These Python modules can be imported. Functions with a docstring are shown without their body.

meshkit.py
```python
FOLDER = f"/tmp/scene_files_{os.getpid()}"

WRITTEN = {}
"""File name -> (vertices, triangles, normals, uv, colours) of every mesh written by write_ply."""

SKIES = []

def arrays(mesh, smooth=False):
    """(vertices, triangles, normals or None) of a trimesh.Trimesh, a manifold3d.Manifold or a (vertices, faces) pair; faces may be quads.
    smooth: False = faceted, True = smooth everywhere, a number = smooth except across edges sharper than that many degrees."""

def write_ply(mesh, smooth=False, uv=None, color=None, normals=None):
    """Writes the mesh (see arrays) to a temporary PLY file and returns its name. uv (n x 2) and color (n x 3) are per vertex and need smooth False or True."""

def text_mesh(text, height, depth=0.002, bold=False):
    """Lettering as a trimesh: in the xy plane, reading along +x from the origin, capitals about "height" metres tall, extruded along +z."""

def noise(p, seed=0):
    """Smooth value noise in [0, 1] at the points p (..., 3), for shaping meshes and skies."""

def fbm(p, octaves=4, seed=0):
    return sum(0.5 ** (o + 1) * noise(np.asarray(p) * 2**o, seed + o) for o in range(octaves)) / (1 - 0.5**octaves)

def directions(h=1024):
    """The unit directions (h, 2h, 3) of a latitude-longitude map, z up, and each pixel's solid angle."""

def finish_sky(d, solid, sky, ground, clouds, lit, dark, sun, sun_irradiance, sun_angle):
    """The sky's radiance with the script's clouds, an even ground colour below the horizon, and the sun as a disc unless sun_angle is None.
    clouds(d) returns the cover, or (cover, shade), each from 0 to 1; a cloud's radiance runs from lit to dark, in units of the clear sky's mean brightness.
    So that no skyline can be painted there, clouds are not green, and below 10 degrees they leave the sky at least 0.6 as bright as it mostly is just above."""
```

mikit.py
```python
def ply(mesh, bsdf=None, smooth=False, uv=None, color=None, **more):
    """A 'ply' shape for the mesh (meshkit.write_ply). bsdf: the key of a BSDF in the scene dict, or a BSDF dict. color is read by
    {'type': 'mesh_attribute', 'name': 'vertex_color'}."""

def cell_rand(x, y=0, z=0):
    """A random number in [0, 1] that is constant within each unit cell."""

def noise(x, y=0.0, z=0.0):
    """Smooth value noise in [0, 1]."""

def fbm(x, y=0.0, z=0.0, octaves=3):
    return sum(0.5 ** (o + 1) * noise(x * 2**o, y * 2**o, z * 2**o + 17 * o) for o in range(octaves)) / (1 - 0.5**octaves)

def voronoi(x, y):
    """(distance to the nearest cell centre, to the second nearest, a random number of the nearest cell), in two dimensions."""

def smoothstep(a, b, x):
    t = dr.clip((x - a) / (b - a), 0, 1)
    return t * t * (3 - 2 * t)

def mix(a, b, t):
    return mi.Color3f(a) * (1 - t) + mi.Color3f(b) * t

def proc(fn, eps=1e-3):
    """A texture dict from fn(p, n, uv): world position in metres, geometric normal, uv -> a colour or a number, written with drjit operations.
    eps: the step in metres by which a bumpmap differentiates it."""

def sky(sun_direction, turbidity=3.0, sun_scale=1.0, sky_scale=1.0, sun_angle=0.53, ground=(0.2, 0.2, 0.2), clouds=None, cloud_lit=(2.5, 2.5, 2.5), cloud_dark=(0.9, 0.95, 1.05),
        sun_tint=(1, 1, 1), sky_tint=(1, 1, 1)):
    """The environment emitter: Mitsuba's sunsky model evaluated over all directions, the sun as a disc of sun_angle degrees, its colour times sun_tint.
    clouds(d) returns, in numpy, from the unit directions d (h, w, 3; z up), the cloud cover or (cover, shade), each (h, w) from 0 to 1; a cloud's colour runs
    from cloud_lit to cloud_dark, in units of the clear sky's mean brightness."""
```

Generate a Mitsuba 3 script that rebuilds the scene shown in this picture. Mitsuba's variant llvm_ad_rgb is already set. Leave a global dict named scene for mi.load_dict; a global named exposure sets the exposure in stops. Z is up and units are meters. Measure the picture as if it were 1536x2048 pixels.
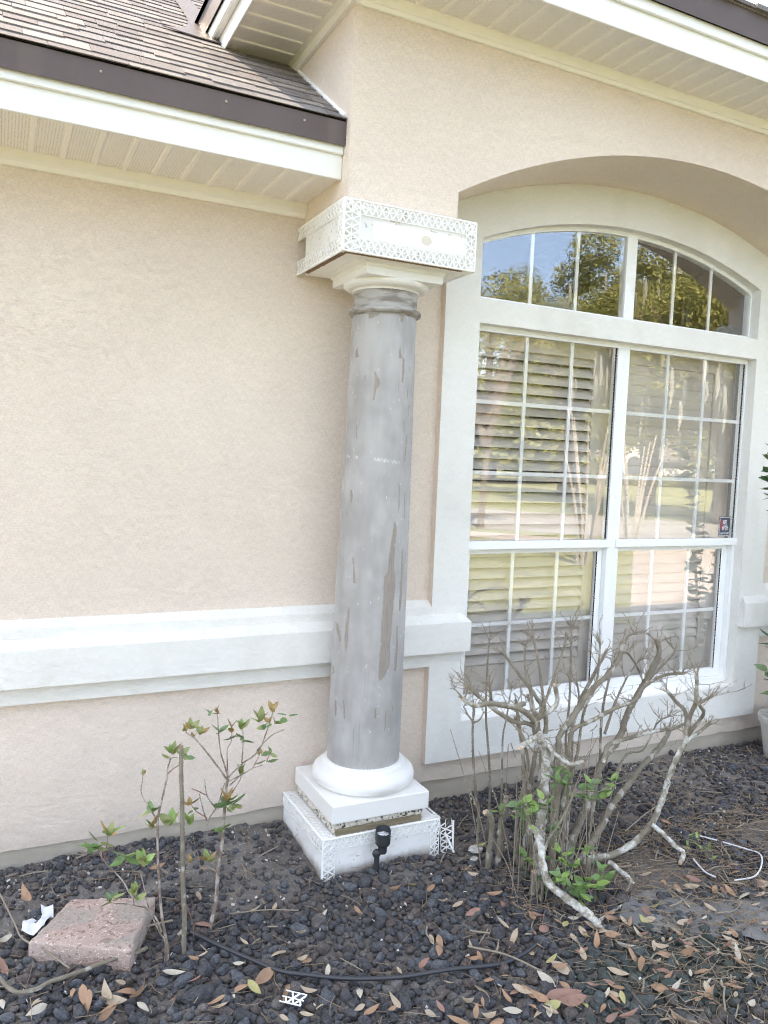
import json, math
import numpy as np, trimesh, drjit as dr, mitsuba as mi, mikit, meshkit
from mikit import proc, noise, fbm, voronoi, cell_rand, smoothstep, mix
import shapely.geometry as sg
from shapely import affinity
from shapely.ops import unary_union

T = mi.ScalarTransform4f
scene, labels = {'type': 'scene'}, {}

# ------------------------------------------------------------------ camera, sky, exposure
F, YAW, PITCH, ROLL = 1569.36, 26.271, -3.983, 2.355
EYE = np.array([-1.322, -3.014, 1.554])
def _axes():
    y, p, r = np.radians([YAW, PITCH, ROLL])
    fw = np.array([np.sin(y)*np.cos(p), np.cos(y)*np.cos(p), np.sin(p)])
    rt = np.array([np.cos(y), -np.sin(y), 0]); up = np.cross(rt, fw)
    return rt*np.cos(r)+up*np.sin(r), -rt*np.sin(r)+up*np.cos(r), fw
RT, UP, FW = _axes()
scene['camera'] = {'type': 'perspective', 'fov_axis': 'x', 'fov': 2*math.degrees(math.atan(768/F)), 'near_clip': 0.02, 'far_clip': 2000.0,
                   'to_world': T().look_at(origin=EYE.tolist(), target=(EYE+FW).tolist(), up=UP.tolist())}
SUN = (-0.34, 0.86, 1.0)
def cloud(d):
    n = meshkit.fbm(np.stack([d[..., 0]*2.2/(d[..., 2]+.35), d[..., 1]*2.2/(d[..., 2]+.35), d[..., 2]*0], -1), 4, 5)
    c = np.clip(.24+(n-.5)*2.6, .16, .8)*np.clip(.85+.3*d[..., 2], 0, 1)
    return c, np.clip((n-.62)*2, 0, .5)
scene['sky'] = mikit.sky(SUN, turbidity=4.5, clouds=cloud, cloud_lit=(2.6, 2.6, 2.6), ground=(.2, .19, .17))
exposure = 3.82

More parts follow.
